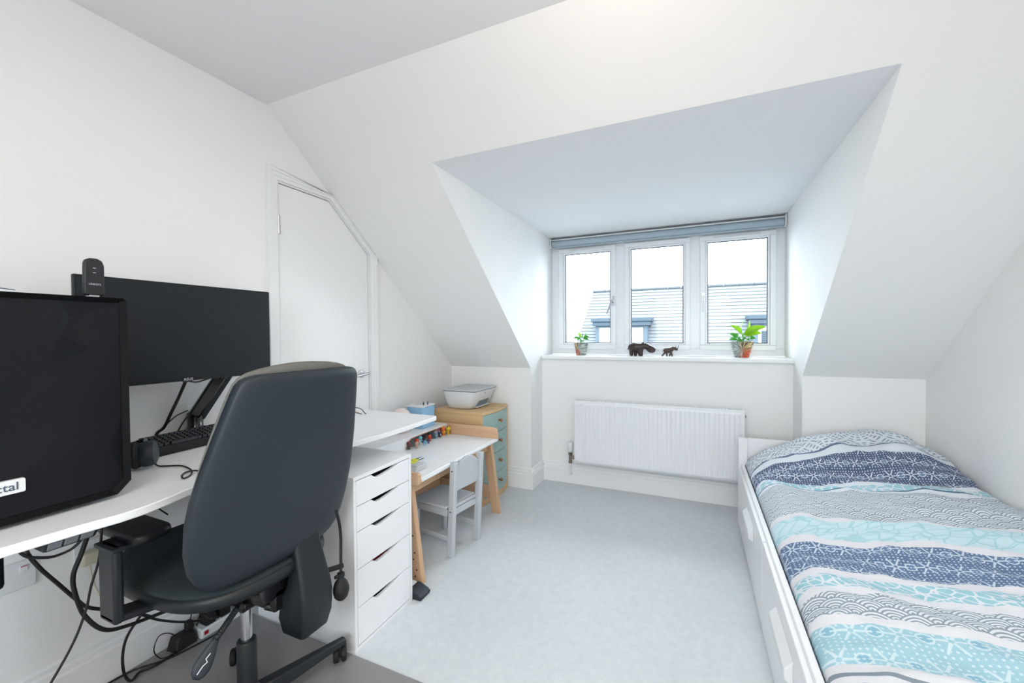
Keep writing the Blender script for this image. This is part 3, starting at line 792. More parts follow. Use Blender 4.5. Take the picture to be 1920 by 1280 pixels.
for (ly) in (.40, 1.712):
    bm = BM(); box(bm, .27, .35, ly-.03, ly+.03, .36, DT-.06); lg = obj('leg', bm, 'whitep', dk, bevel=.006)
    bm = BM(); box(bm, .28, .34, ly-.022, ly+.022, .05, .37); obj('inner_tube', bm, 'whitep', lg, bevel=.004)
    bm = BM(); prism(bm, [(.06, .004), (.77, .004), (.77, .022), (.70, .045), (.14, .045), (.06, .022)], 'y', ly-.035, ly+.035); ft = obj('foot', bm, 'whitep', dk, bevel=.006)
    bm = BM(); prism(bm, [(.715, .0), (.785, .0), (.79, .016), (.775, .028), (.735, .042), (.715, .044)], 'y', ly-.038, ly+.038); obj('end_cap', bm, M['cable'] if False else 'shell', ft, bevel=.004)
    bm = BM(); box(bm, .06, .56, ly-.03, ly+.03, DT-.06, DT-DTH-.001); obj('cross_bar', bm, 'whitep', dk, bevel=.003)
bm = BM(); box(bm, .28, .34, .43, 1.67, DT-.06, DT-DTH-.001); obj('frame_beam', bm, 'whitep', dk, bevel=.003)
kp = None
KC = (1.2609-DT+DTH)/(1.2609-.777)
kx_ = lambda v: 1.973+(v-1.973)*KC
ky_ = lambda v: .0901+(v-.0901)*KC
kz_ = lambda v: 1.2609+(v-1.2609)*KC-.0005
def kq(l): return [(kx_(a), ky_(b), kz_(c_)) for a, b, c_ in l]
bm = BM(); hexa(bm, kq([(.575, .517, .777), (.575, .625, .777), (.50, .625, .777), (.50, .517, .777)]), kq([(.560, .523, .748), (.560, .617, .748), (.50, .617, .748), (.50, .523, .748)])); kp = obj('height_control', bm, 'chdark', dk, bevel=.006)
for k in range(3):
    bm = BM(); y_ = .528+k*.029; hexa(bm, kq([(.576, y_, .772), (.576, y_+.025, .772), (.570, y_+.025, .772), (.570, y_, .772)]), kq([(.564, y_, .753), (.564, y_+.025, .753), (.558, y_+.025, .753), (.558, y_, .753)])); obj('button', bm, 'grey', kp, bevel=.0015)
bm = BM(); box(bm, .36, .44, .33, .497, .65, .735); box(bm, .38, .40, .4, .48, .735, DT-DTH-.001); obj('control_box', bm, 'black', dk, bevel=.01)

# ================================================================== desktop computer
PX, PY0, PY1, PZ0, PZ1 = .544, .383, .700, DT+.011, 1.366
pc = thing('computer_tower', 'black desktop computer tower with a faceted mesh front on the desk', 'computer', (.24, .57, DT))
ch = .030
def pcout(t):
    return [(PY0+t, PZ0+ch+t*.6), (PY0+ch+t*.6, PZ0+t), (PY1-ch-t*.6, PZ0+t), (PY1-t, PZ0+ch+t*.6), (PY1-t, PZ1-.008), (PY1-t-.008, PZ1-t), (PY0+t+.008, PZ1-t), (PY0+t, PZ1-.008)]
bm = BM(); prism(bm, pcout(.004), 'x', .08, PX-.04); obj('case', bm, 'black', pc, bevel=.003)
bm = BM()
A_, B_ = pcout(0), pcout(.013)
for i in range(8):
    j = (i+1) % 8
    hexa(bm, [(PX-.045, *A_[i]), (PX-.045, *A_[j]), (PX-.045, *B_[j]), (PX-.045, *B_[i])], [(PX, *A_[i]), (PX, *A_[j]), (PX-.010, *B_[j]), (PX-.010, *B_[i])])
obj('front_frame', bm, 'casing', pc)
# faceted mesh panel
pv = [(.413, .86), (.413, 1.36), (.49, 1.36), (.60, 1.36), (.722, 1.36), (.722, 1.30), (.722, 1.18), (.722, 1.02), (.722, .85), (.705, .826), (.60, .826), (.50, .826), (.44, .826),
      (.47, 1.29), (.62, 1.315), (.655, 1.23), (.56, 1.17), (.48, 1.02), (.63, 1.05), (.69, .95), (.55, .94), (.60, 1.27), (.45, 1.15)]
rd = random.Random(4)
pv = [(ty(a), 1.2609+(b-1.2609)*KD_) for a, b in pv]
from mathutils import geometry as mgeo
tri = mgeo.delaunay_2d_cdt([Vector(v) for v in pv], [], [], 0, 1e-5)
bm = BM(); vs = [bm.verts.new((PX-.012+(0 if i < 13 else rd.uniform(-.007, .008)), v[0], v[1])) for i, v in enumerate(tri[0])]
for f in tri[2]: bm.faces.new([vs[i] for i in f])
pn = obj('mesh_panel', bm, 'mesh', pc); md = pn.modifiers.new('s', 'SOLIDIFY'); md.thickness = .003
bm = BM(); prism(bm, rrect(.4655, .9196, .038, .016, .004), 'x', PX-.012, PX+.001); bd = obj('badge', bm, 'whitep', pc, bevel=.001)
lettering('badge_lettering', 'fractal', .026, 'gasket', (PX+.0016, .4605, .9196), (0, 1, 0), (0, 0, 1), bd)
for (fx, fy) in ((.12, .41), (.12, .66), (.48, .41), (.48, .66)):
    bm = BM(); cyl(bm, (fx, fy, DT), (fx, fy, PZ0+.006), .016); obj('foot', bm, 'rubber', pc, smooth=True)
# wifi stick + card booklet on the case
wa = thing('wireless_adapter', 'dark upright wireless adapter standing on top of the computer', 'wireless adapter', (.50, .65, PZ1))
bm = BM(); pts = [(ty(a_), PZ1+b_*KD_) for a_, b_ in ((.662, .006), (.699, .006), (.7035, .012), (.7035, .092), (.699, .106), (.688, .112), (.672, .111), (.663, .106), (.660, .095), (.6585, .012))]
prism(bm, pts, 'x', .489, .504); obj('body', bm, 'chdark', wa, bevel=.004)
bm = BM(); box(bm, .488, .5055, ty(.668), ty(.690), PZ1, PZ1+.007); obj('connector', bm, 'metal', wa)
lettering('lettering', 'LINKSYS', .0068, 'lgrey', (.5048, .649, PZ1+.036), (0, 1, 0), (0, 0, 1), wa, .0003)
for z_ in (.07, .083):
    bm = BM(); box(bm, .5040, .5048, .646, .652, PZ1+z_*KD_, PZ1+z_*KD_+.0015); obj('indicator', bm, 'lgrey', wa)
bk = thing('paper_booklet', 'thin white and blue booklet lying on top of the computer', 'booklet', (.4, .45, PZ1))
bm = BM(); hexa(bm, [(.25, .40, PZ1+.001), (.525, .40, PZ1+.001), (.53, .515, PZ1+.001), (.27, .52, PZ1+.001)], [(.25, .40, PZ1+.016), (.525, .40, PZ1+.015), (.53, .515, PZ1+.003), (.27, .52, PZ1+.005)]); obj('pages', bm, 'whitep', bk)
bm = BM(); hexa(bm, [(.25, .40, PZ1+.0162), (.525, .40, PZ1+.0152), (.528, .50, PZ1+.0050), (.26, .50, PZ1+.0070)], [(.25, .40, PZ1+.020), (.525, .40, PZ1+.019), (.528, .50, PZ1+.0068), (.26, .50, PZ1+.0088)]); obj('cover', bm, 'gasket', bk)

# ================================================================== monitor on arm
mn = thing('monitor', 'black widescreen monitor held above the desk by an arm', 'monitor', (.22, 1.015, 1.1))
MX, MY0, MY1, MZ0, MZ1 = .245, .698, 1.330, 1.096, 1.455
bm = BM(); box(bm, MX-.016, MX, MY0, MY1, MZ0, MZ1); bz = obj('housing', bm, 'black', mn, bevel=.003)
bm = BM(); box(bm, MX-.001, MX+.0012, MY0+.006, MY1-.006, MZ0+.014, MZ1-.005); obj('screen', bm, 'screen', mn)
bm = BM(); hexa(bm, [(MX-.015, MY0+.08, MZ0+.05), (MX-.015, MY1-.08, MZ0+.05), (MX-.015, MY1-.08, MZ1-.05), (MX-.015, MY0+.08, MZ1-.05)], [(MX-.05, MY0+.16, MZ0+.09), (MX-.05, MY1-.16, MZ0+.09), (MX-.05, MY1-.16, MZ1-.09), (MX-.05, MY0+.16, MZ1-.09)]); obj('rear_cover', bm, 'black', mn, bevel=.01)
bm = BM(); prism(bm, [(.985, MZ0+.012), (1.021, MZ0+.012), (1.018, MZ0-.004), (.989, MZ0-.004)], 'x', MX-.012, MX+.0015); obj('logo_tab', bm, 'satin', mn, bevel=.001)
lettering('logo_lettering', 'ASUS', .0135, 'lgrey', (MX+.0022, 1.003, MZ0+.006), (0, 1, 0), (0, 0, 1), mn, .0003)
ar = thing('monitor_mount', 'glossy black gas-spring monitor arm clamped behind the keyboard', 'monitor arm', (.10, 1.10, DT))
bm = BM(); box(bm, .014, .066, 1.06, 1.20, DT, DT+.012); cyl(bm, (.040, 1.135, DT+.01), (.040, 1.135, DT+.05), .024); obj('base', bm, 'satin', ar, bevel=.002)
bm = BM(); lathe(bm, [(.033, 0), (.033, .008), (.028, .014), (.028, .060), (.030, .068), (.02, .078), (0, .079)], (.040, 1.135, DT+.045)); obj('elbow', bm, 'satin', ar, smooth=True)
bm = BM(); a = Vector((.045, 1.125, .925)); b = Vector((.12, 1.20, 1.105)); dd = (b-a).normalized(); s_ = Vector((1, -.5, 0)).normalized()*.021; u_ = dd.cross(s_).normalized()
hexa(bm, [a-s_-u_*.022, a+s_-u_*.022, a+s_+u_*.022, a-s_+u_*.022], [b-s_-u_*.022, b+s_-u_*.022, b+s_+u_*.022, b-s_+u_*.022]); obj('spring_arm', bm, 'satin', ar, bevel=.008, seg=3)
bm = BM(); a2 = a+Vector((.0, .03, -.012)); b2 = b+Vector((0, .03, -.012)); s2_ = s_*.7
hexa(bm, [a2-s2_-u_*.012, a2+s2_-u_*.012, a2+s2_+u_*.012, a2-s2_+u_*.012], [b2-s2_-u_*.012, b2+s2_-u_*.012, b2+s2_+u_*.012, b2-s2_+u_*.012]); obj('cable_channel', bm, 'shell', ar, bevel=.004)
bm = BM(); cyl(bm, (.12, 1.20, 1.08), (.12, 1.20, 1.145), .02); tube(bm, [(.12, 1.20, 1.12), (.165, 1.12, 1.16), (.18, 1.05, 1.22), (.188, 1.015, 1.27)], .014, 10, 4); box(bm, .186, .1945, .965, 1.065, 1.225, 1.325); obj('head', bm, 'satin', ar, smooth=True)

# cables on/behind the desk
def cable(label, pts, r_, m_='cable', nm='power_cable', cat='cable', group=None):
    bm = BM(); tube(bm, pts, r_, 8, 6); return tag(obj(nm, bm, m_, smooth='all'), label, cat, group)
cable('thick black cable hanging from the monitor bottom to the desk', [(.235, 1.002, 1.099), (.16, 1.014, 1.027), (.12, 1.007, .964), (.09, .999, .911), (.05, .993, .882), (.035, .99, DT+.006)], .0058)
cable('thin black cable looping from the monitor cable up to the arm elbow', [(.09, 1.003, .917), (.075, 1.05, .945), (.055, 1.10, .955)], .0028)
cable('thin black cable rising from the desk to the arm beside the keyboard', [(.045, 1.05, DT+.005), (.04, 1.07, .873), (.045, 1.085, .905), (.05, 1.10, .93)], .0030)
cable('black cable sagging from the monitor logo to the arm top', [(.235, 1.006, 1.096), (.2, 1.058, 1.084), (.17, 1.13, 1.094)], .0032)

# ================================================================== keyboard and headset
kb = thing('keyboard', 'black mechanical keyboard between headset and chair on the desk', 'keyboard', (.12, 1.1, DT))
# keyboard frame: origin at its near left corner, runs along +y slightly turned
ko = Vector((.200, .905, DT)); ang = R(-3); ku = Vector((math.sin(-ang)*-1, math.cos(ang), 0)); kd = Vector((-ku.y, ku.x, 0))
def kp_(a, b, z_): q = ko+ku*a+kd*b; return (q.x, q.y, DT+z_)
KW, KD = .44, .126
bm = BM(); hexa(bm, [kp_(0, 0, .002), kp_(KW, 0, .002), kp_(KW, KD, .002), kp_(0, KD, .002)], [kp_(0, 0, .034), kp_(KW, 0, .034), kp_(KW, KD, .050), kp_(0, KD, .050)]); obj('case', bm, 'black', kb, bevel=.003)
kpitch = .0190
bm = BM(); hexa(bm, [(-.0078, -.0078, 0), (.0078, -.0078, 0), (.0078, .0078, 0), (-.0078, .0078, 0)], [(-.006, -.006, .0095), (.006, -.006, .0095), (.006, .006, .0095), (-.006, .006, .0095)]); bmesh.ops.recalc_face_normals(bm, faces=bm.faces[:])
kme = bpy.data.meshes.new('key'); bm.to_mesh(kme); bm.free(); kme.materials.append(M['chdark'])
for rI in range(6):
    for c_ in range(22):
        if rI == 0 and c_ in (3, 4, 5, 6, 7): continue
        bb = .014+rI*.0192+(.004 if rI == 5 else 0)
        if bb > KD-.010: continue
        k = bpy.data.objects.new('key', kme); COL.objects.link(k); k.parent = kb
        loc = Vector(kp_(.016+c_*kpitch+(.003*rI if c_ < 14 else 0), bb, .0345+bb*.119)); k.location = loc-kb.location; k.rotation_euler = (0, 0, -ang)
bm = BM(); q0 = kp_(.016+3*kpitch-.006, .010, .028); hexa(bm, [kp_(.070, .008, .035), kp_(.172, .008, .035), kp_(.172, .022, .036), kp_(.070, .022, .036)], [kp_(.072, .010, .045), kp_(.170, .010, .045), kp_(.170, .020, .046), kp_(.072, .020, .046)]); obj('space_bar', bm, 'chdark', kb)
hd = thing('headset', 'black over-ear headset lying on the desk beside the computer', 'headset', (tx(.19), ty(.85), DT))
for (q, nm) in (((tx(.21), ty(.885), DT+.048), 'ear_cup'), ((tx(.13), ty(.815), DT+.048), 'ear_cup')):
    bm = BM(); lathe(bm, [(.0, -.02), (.036, -.018), (.042, -.006), (.042, .010), (.038, .024), (.026, .030), (0, .031)], q, (.55, .8, 0.05), n=28); ec = obj(nm, bm, 'shell', hd, smooth=True)
    bm = BM(); lathe(bm, [(.028, -.040), (.042, -.034), (.045, -.024), (.040, -.014), (.030, -.014)], q, (.55, .8, 0.05), n=28); obj('ear_pad', bm, 'rubber', ec, smooth=True)
bm = BM(); tube(bm, [(tx(.21), ty(.885), DT+.092), (tx(.19), ty(.87), DT+.085), (tx(.12), ty(.78), DT+.04), (tx(.05), ty(.745), DT+.02), (tx(.03), ty(.76), DT+.02), (tx(.05), ty(.80), DT+.04), (tx(.13), ty(.815), DT+.09)], .009, 8, 5); obj('headband', bm, 'chdark', hd, smooth=True)
bm = BM(); tube(bm, [(tx(.222), ty(.893), DT+.03), (tx(.235), ty(.906), DT+.006), (tx(.262), ty(.920), DT+.0035), (tx(.307), ty(.943), DT+.0035), (tx(.391), ty(.929), DT+.0035), (tx(.446), ty(.899), DT+.0035), (tx(.465), ty(.869), DT+.0035), (tx(.43), ty(.881), DT+.004), (tx(.408), ty(.906), DT+.005), (tx(.425), ty(.925), DT+.0065), (tx(.46), ty(.93), DT+.0035)], .0025, 8, 6); obj('cord', bm, 'cable', hd, smooth=True)
gs = thing('eyeglasses', 'brown-framed eyeglasses lying on the far end of the desk', 'glasses', (tx(.16), ty(1.94), DT))
bm = BM(); tube(bm, [(tx(.09), ty(1.90), DT+.030), (tx(.13), ty(1.93), DT+.034), (tx(.17), ty(1.945), DT+.026), (tx(.205), ty(1.935), DT+.010), (tx(.222), ty(1.93), DT+.004)], .0022, 8, 4); tube(bm, [(tx(.10), ty(1.86), DT+.006), (tx(.15), ty(1.90), DT+.012), (tx(.20), ty(1.92), DT+.004)], .0020, 8, 4); obj('temple', bm, 'chdark', gs, smooth=True)
bm = BM()
for c0 in ((tx(.075), ty(1.895)), (tx(.045), ty(1.845))):
    tube(bm, [(c0[0]+math.cos(a)*.012, c0[1]+math.cos(a)*.022, DT+.022+math.sin(a)*.019) for a in [i*math.pi/6 for i in range(13)]], .0018, 6, 1)
tube(bm, [(tx(.115), ty(1.915), DT+.004), (tx(.14), ty(1.93), DT+.012), (tx(.165), ty(1.935), DT+.005)], .002, 6, 3)
obj('frame', bm, 'oak', gs, smooth=True)

# ================================================================== sockets, cables under the desk
sk = thing('wall_socket', 'white double wall socket under the left end of the desk', 'socket', (0, .61, .5))
bm = BM(); prism(bm, rrect(.602, .505, .074, .044, .008), 'x', 0, .010); obj('face_plate', bm, 'whitep', sk, bevel=.002)
for yy in (.575, .645):
    bm = BM(); box(bm, .009, .014, yy-.006, yy+.012, .515, .535); sw = obj('switch', bm, 'whitep', sk, bevel=.001)
    bm = BM(); box(bm, .0135, .0146, yy-.004, yy+.010, .531, .5335); obj('indicator', bm, 'red', sw)
sk = thing('wall_socket', 'white wall socket holding the cream plug beneath the desk', 'socket', (0, .81, .5))
bm = BM(); prism(bm, rrect(.815, .500, .050, .044, .008), 'x', 0, .010); obj('face_plate', bm, 'whitep', sk, bevel=.002)
bm = BM(); box(bm, .009, .014, .832, .846, .51, .53); obj('switch', bm, 'whitep', sk, bevel=.001)
pg = thing('plug', 'cream mains plug pushed into the wall socket', 'plug', (.03, .80, .49))
bm = BM(); box(bm, .0105, .045, .775, .822, .465, .510); obj('body', bm, 'card', pg, bevel=.006)
bm = BM(); tube(bm, [(.03, .798, .468), (.035, .80, .42), (.05, .82, .34), (.04, .90, .24), (.04, 1.0, .19)], .0035, 8, 5); obj('cord', bm, 'card', pg, smooth=True)
cable('thick black cable making a wide loop from the desk edge down to the seat', [(.42, .681, DT-DTH-.002), (.40, .649, .665), (.38, .635, .592), (.37, .644, .524), (.36, .665, .454), (.36, .705, .389), (.34, .77, .353), (.3, .905, .309), (.25, 1.0, .25), (.15, 1.12, .10)], .0058)
cable('black cable running diagonally down from the height control', [(.49, .52, .770), (.35, .558, .692), (.34, .584, .633), (.33, .622, .565), (.32, .663, .492), (.31, .689, .453), (.3, .729, .419), (.27, .80, .36), (.22, .88, .28)], .005)
cable('thin black cable falling in a shallow curve in front of the others', [(.46, .672, DT-DTH-.002), (.45, .67, .703), (.44, .667, .634), (.43, .653, .564), (.42, .646, .505), (.41, .624, .427), (.4, .58, .339), (.38, .5, .2)], .0032)
cable('black cable sagging just under the desk front edge', [(.45, .49, DT-DTH-.002), (.45, .52, .728), (.45, .547, .704), (.45, .585, .692), (.46, .623, .713), (.47, .66, DT-DTH-.002)], .0036)
cable('black cable dropping in a deep loop to the floor by the baseboard', [(.2, .866, .289), (.17, .84, .226), (.16, .829, .165), (.15, .835, .09), (.11, .87, .02), (.075, .911, .010), (.093, .95, .010), (.089, 1.023, .010)], .0045)
cable('black cable running level from beneath the seat to the power strip', [(.24, .84, .315), (.22, .857, .3), (.2, .92, .235), (.17, 1.02, .156), (.117, 1.167, .066)], .0042)
cable('thin black cable lying straight along the floor beside the wall', [(.028, .76, .007), (.028, .831, .007), (.040, .91, .007), (.10, 1.007, .007), (.13, 1.17, .007)], .0032)
cable('thin black wire curling over the power adapter', [(.055, 1.05, .04), (.045, 1.02, .075), (.05, .984, .086), (.055, .966, .046), (.066, .98, .009), (.085, 1.001, .008)], .002)
cable('thin black wire visible under the left armrest', [(.12, .88, DT-DTH-.002), (.10, .95, .64), (.10, 1.0, .57)], .0028)
cable('short wavy black wire hanging behind the seat', [(.14, .93, .70), (.10, 1.0, .665), (.10, 1.06, .66), (.08, 1.12, .655), (.06, 1.2, .68)], .0028)
for q in (0, 1):
    cable(('left one of two thin upright wires above the power adapter', 'right one of two thin upright wires above the power adapter')[q], [(.045+q*.012, 1.09+q*.025, .045), (.04+q*.01, 1.11+q*.03, .12), (.04, 1.13+q*.035, .24)], .0022, group='thin wires above the adapter')
ad = thing('power_adapter', 'black power adapter bundle on the floor against the baseboard', 'adapter', (.07, 1.05, 0))
bm = BM(); hexa(bm, [(.036, 1.012, .0), (.095, 1.02, .0), (.092, 1.10, .0), (.030, 1.10, .0)], [(.034, 1.030, .052), (.082, 1.035, .055), (.080, 1.095, .050), (.03, 1.10, .048)]); obj('body', bm, 'rubber', ad, bevel=.006)
bm = BM(); box(bm, .04, .07, 1.075, 1.10, .05, .085); obj('plug_neck', bm, 'rubber', ad, bevel=.005)
ps = thing('power_strip', 'power strip with black plugs on the floor behind the chair', 'power strip', (.08, 1.2, 0))
bm = BM(); box(bm, .035, .10, 1.11, 1.42, 0, .040); obj('body', bm, 'whitep', ps, bevel=.005)
for yy in (1.15, 1.21, 1.28):
    bm = BM(); box(bm, .045, .095, yy-.02, yy+.022, .0405, .085); obj('plug', bm, 'rubber', ps, bevel=.006)
bm = BM(); box(bm, .1, .102, 1.12, 1.135, .015, .03); obj('indicator', bm, 'red', ps)

# ================================================================== clear chair mat
bm = BM(); prism(bm, [(.02, -.1), (1.25, -.1), (1.25, 1.300), (.02, 1.300)], 'z', .001, .004)
tag(obj('chair_mat', bm, 'mat'), 'thin translucent floor mat under the office chair', 'floor mat')

# ================================================================== office chair
HX, HY = .650, .941
oc = thing('office_chair', 'dark office chair with tall padded back seen from behind', 'chair', (HX, HY, .004))
CM = .004
def ell(u0, v0, hu, hv, e=2.6, n=40):
    out = []
    for i in range(n):
        a = 2*math.pi*i/n; c_, s_ = math.cos(a), math.sin(a)
        out.append((u0+hu*math.copysign(abs(c_)**(2/e), c_), v0+hv*math.copysign(abs(s_)**(2/e), s_)))
    return out
# backrest: outer plastic shell with a softened rim, fabric cushion inside it
BYC = .984
def bxc(z_): return .812+.27*(z_-.77)+.05*max(0, (.80-z_))
def backring(z_, hw, th, off, e1=5.0, e2=4.0, n=56):
    out = []
    for i in range(n):
        a = 2*math.pi*i/n; c_, s_ = math.cos(a), math.sin(a)
        u = hw*math.copysign(abs(s_)**(2/e1), s_); d_ = th*math.copysign(abs(c_)**(2/e2), c_)
        out.append((bxc(z_)+off+d_-.30*u*u, BYC+u*.97, z_))
    return out
BYC = .974
shape = [(.548, .10), (.550, .15), (.556, .188), (.568, .212), (.59, .236), (.63, .258), (.69, .272), (.77, .277), (.83, .273), (.92, .258), (1.0, .241), (1.07, .225), (1.11, .215), (1.132, .208), (1.146, .198), (1.153, .184), (1.157, .165), (1.158, .13)]
def thz(z_, lo, hi, t): return t*(.30+.70*math.sqrt(max(0, min(1, (z_-lo)/.03, (hi-z_)/.025))))
bm = BM(); loft(bm, [backring(z_, hw, thz(z_, .546, 1.160, .030), -.008) for z_, hw in shape]); bs = obj('backrest_shell', bm, 'shell', oc, smooth='all')
shape2 = [(.56, .10), (.565, .17), (.585, .215), (.63, .250), (.69, .266), (.77, .272), (.83, .270), (.92, .258), (1.0, .243), (1.07, .228), (1.11, .218), (1.135, .210), (1.150, .198), (1.162, .178), (1.171, .145), (1.178, .100), (1.182, .05)]
bm = BM(); loft(bm, [backring(z_, hw-.008, thz(z_, .555, 1.186, .026), -.034, 3.4, 2.4) for z_, hw in shape2]); obj('back_cushion', bm, 'backfab', oc, smooth='all')
# seat
SX, SY = .470, .985
def seatring(hw, hd, z_): return [(a, b, z_+.012*((SX-a)/.3)**2) for a, b in ell(SX, SY, hd, hw, 3.0, 56)]
bm = BM(); loft(bm, [seatring(.215, .275, .470), seatring(.242, .306, .474), seatring(.252, .316, .484), seatring(.254, .318, .500), seatring(.251, .315, .516)]); obj('seat_pan', bm, 'chdark', oc, smooth='all')
bm = BM(); loft(bm, [seatring(.247, .311, .514), seatring(.246, .310, .521), seatring(.238, .302, .528), seatring(.21, .27, .534), seatring(.14, .19, .538), seatring(.05, .07, .539)]); obj('seat', bm, 'fabric', oc, smooth='all')
# cover over the back bracket
bm = BM(); yc_ = 1.062
def sp_(z_, x0, x1, hw, r_=.014): return [(a, b, z_) for a, b in rrect((x0+x1)/2, yc_, (x1-x0)/2, hw, r_, 4)]
loft(bm, [sp_(.268, .740, .795, .038), sp_(.282, .718, .822, .052), sp_(.33, .708, .836, .058), sp_(.40, .725, .838, .060), sp_(.44, .748, .832, .058), sp_(.50, .760, .815, .053), sp_(.56, .757, .797, .050), sp_(.60, .752, .79, .048)])
obj('back_bracket', bm, 'chdark', oc, smooth=True, bevel=0)
# under-seat mechanism
bm = BM(); box(bm, .50, .74, .93, 1.06, .415, .469); box(bm, .66, .74, .975, 1.10, .37, .44); cyl(bm, (.66, .915, .405), (.66, 1.10, .405), .020); cyl(bm, (.62, .88, .44), (.62, 1.12, .44), .014); cyl(bm, (.70, .96, .43), (.735, .99, .41), .012); cyl(bm, (.70, .97, .39), (.72, .99, .375), .012)
obj('tilt_mechanism', bm, 'satin', oc, bevel=.006)
bm = BM(); cyl(bm, (.69, 1.10, .40), (.745, 1.25, .385), .009); obj('tension_lever', bm, 'chdark', oc, smooth=True)
# gas lift
bm = BM(); cyl(bm, (HX, HY, .20), (HX, HY, .42), .0165, n=24); obj('gas_lift', bm, 'metal', oc, smooth=True)
bm = BM(); lathe(bm, [(.040, .0), (.040, .05), (.029, .06), (.029, .215), (.025, .222), (.018, .222)], (HX, HY, .062+CM), n=12); obj('hub', bm, 'chdark', oc, smooth=False, bevel=.003)
# star base and castors
for k in range(5):
    a = R(76)+k*2*math.pi/5; d_ = Vector((math.cos(a), math.sin(a), 0)); s_ = Vector((-d_.y, d_.x, 0)); c_ = Vector((HX, HY, 0))
    bm = BM()
    def sec(t, hw, z0, z1): return [tuple(c_+d_*t-s_*hw+Vector((0, 0, z0))), tuple(c_+d_*t+s_*hw+Vector((0, 0, z0))), tuple(c_+d_*t+s_*hw*.6+Vector((0, 0, z1))), tuple(c_+d_*t-s_*hw*.6+Vector((0, 0, z1)))]
    loft(bm, [sec(.02, .032, .070, .118), sec(.12, .028, .072, .112), sec(.25, .023, .076, .102), sec(.335, .019, .078, .096)])
    lg = obj('leg', bm, 'chdark', oc, bevel=.005)
    e_ = c_+d_*.315; bm = BM(); cyl(bm, e_+Vector((0, 0, .03)), e_+Vector((0, 0, .082)), .006)
    cs_d = (Vector((.70, .71, 0)), Vector((.62, .78, 0)), s_, (s_+d_).normalized(), d_)[k]
    w_ = e_+Vector((0, 0, .0295+CM))-cs_d.cross(Vector((0, 0, 1)))*.014*(1 if k != 1 else -1)-(Vector((.03, .01, 0)) if k == 1 else Vector((0, 0, 0)))
    box(bm, w_.x-.008, w_.x+.008, w_.y-.008, w_.y+.008, .03, .066)
    cs = obj('castor', bm, 'rubber', lg, smooth=True)
    for sgn in (-1, 1):
        bm = BM(); lathe(bm, [(.012, 0), (.026, .001), (.0293, .005), (.0293, .016), (.024, .020), (0, .021)], w_+cs_d*(sgn*.004), cs_d*sgn, n=28); obj('wheel', bm, 'rubber', cs, smooth=True)
# armrests
for sg in (-1, 1):
    Y = lambda dy: (HY if False else .985)+sg*dy
    ay = 0.318
    bm = BM()
    padc = (.475, Y(.252)); 
    rg = lambda z_, k: [(a, b, z_) for a, b in rrect(padc[0], padc[1], .118*k, .047*k, .03*k, 5)]
    loft(bm, [rg(.690, .93), rg(.697, .99), rg(.708, 1.0), rg(.716, .97), rg(.720, .88)]); am = obj('armrest', bm, 'black', oc, smooth='all')
    bm = BM(); y_o, y_i = Y(.330), Y(.306)
    ya_, yb_ = min(y_o, y_i), max(y_o, y_i)
    box(bm, .466, .548, ya_, yb_, .482, .692); obj('post', bm, 'chdark', am, bevel=.008, seg=3)
    bm = BM(); yy0, yy1 = sorted((Y(.330), Y(.10)))
    box(bm, .472, .542, yy0, yy1, .452, .4695) if False else hexa(bm, [(.470, Y(.330), .484), (.545, Y(.330), .484), (.540, Y(.12), .447), (.478, Y(.12), .447)], [(.470, Y(.330), .506), (.545, Y(.330), .506), (.540, Y(.12), .468), (.478, Y(.12), .468)]); obj('bracket', bm, 'chdark', am, bevel=.008)
    bm = BM(); yy0, yy1 = sorted((Y(.334), Y(.24))); box(bm, .455, .555, yy0, yy1, .680, .692); obj('pad_plate', bm, 'chdark', am, bevel=.003)
bm = BM(); cyl(bm, (.55, Y(.30)-.0, .66), (.585, Y(.31), .665), .012); obj('arm_button', bm, 'chdark', oc, smooth=True)
# inflation bulb
bm = BM(); tube(bm, [(.845, 1.13, .66), (.838, 1.15, .60), (.83, 1.162, .545), (.83, 1.161, .49), (.83, 1.160, .425)], .0050, 10, 5); hs_ = obj('pump_hose', bm, 'rubber', oc, smooth='all')
bm = BM(); lathe(bm, [(.0, -.05), (.012, -.047), (.022, -.036), (.027, -.018), (.027, -.004), (.021, .014), (.012, .026), (.008, .033), (.0125, .034), (.0125, .046), (.006, .048)], (.83, 1.160, .378), n=24); cyl(bm, (.83, 1.160, .418), (.826, 1.138, .418), .006); obj('pump_bulb', bm, 'rubber', oc, smooth=True)
# paddle lever
bm = BM(); pts = [Vector((.66, .93, .44)), Vector((.69, .885, .425)), Vector((.70, .85, .405)), Vector((.70, .825, .387))]
tube(bm, pts, .006, 8, 5)
for i in range(11):
    t = i/10; q = pts[1].lerp(pts[3], t) if i else pts[1]
    ball(bm, q, .0095, seg=8)
lvr = obj('lever_stalk', bm, 'chdark', oc, smooth='all')
bm = BM(); pa = Vector((.70, .823, .386)); pb = Vector((.705, .775, .325)); dd = (pb-pa).normalized(); fwd = Vector((1, -.55, .3)); s_ = dd.cross(fwd).normalized(); f_ = s_.cross(dd).normalized()
rings = []
L_ = .098
for t, wd in ((0, .008), (.15, .011), (.35, .0165), (.55, .021), (.75, .0225), (.9, .018), (1, .008)):
    c_ = pa+dd*L_*t; rings.append([c_+s_*wd*math.cos(2*math.pi*k/16)+f_*.005*math.sin(2*math.pi*k/16)*(1 if t < .95 else .5) for k in range(16)])
loft(bm, rings); pd = obj('lever_paddle', bm, 'shell', lvr, smooth='all')
bm = BM(); o_ = pa+dd*L_*.62+f_*.0056
def pp(a, b): return tuple(o_+s_*a+dd*b)
for (a, b) in (((-.012, .020), (.000, -.002)), ((.000, -.002), (.008, .004)), ((.008, .004), (.013, -.012))): pass
seg_ = [(.004, .026), (.0, .006), (-.006, -.004), (.001, -.010), (-.003, -.024)]
sg_ = 1
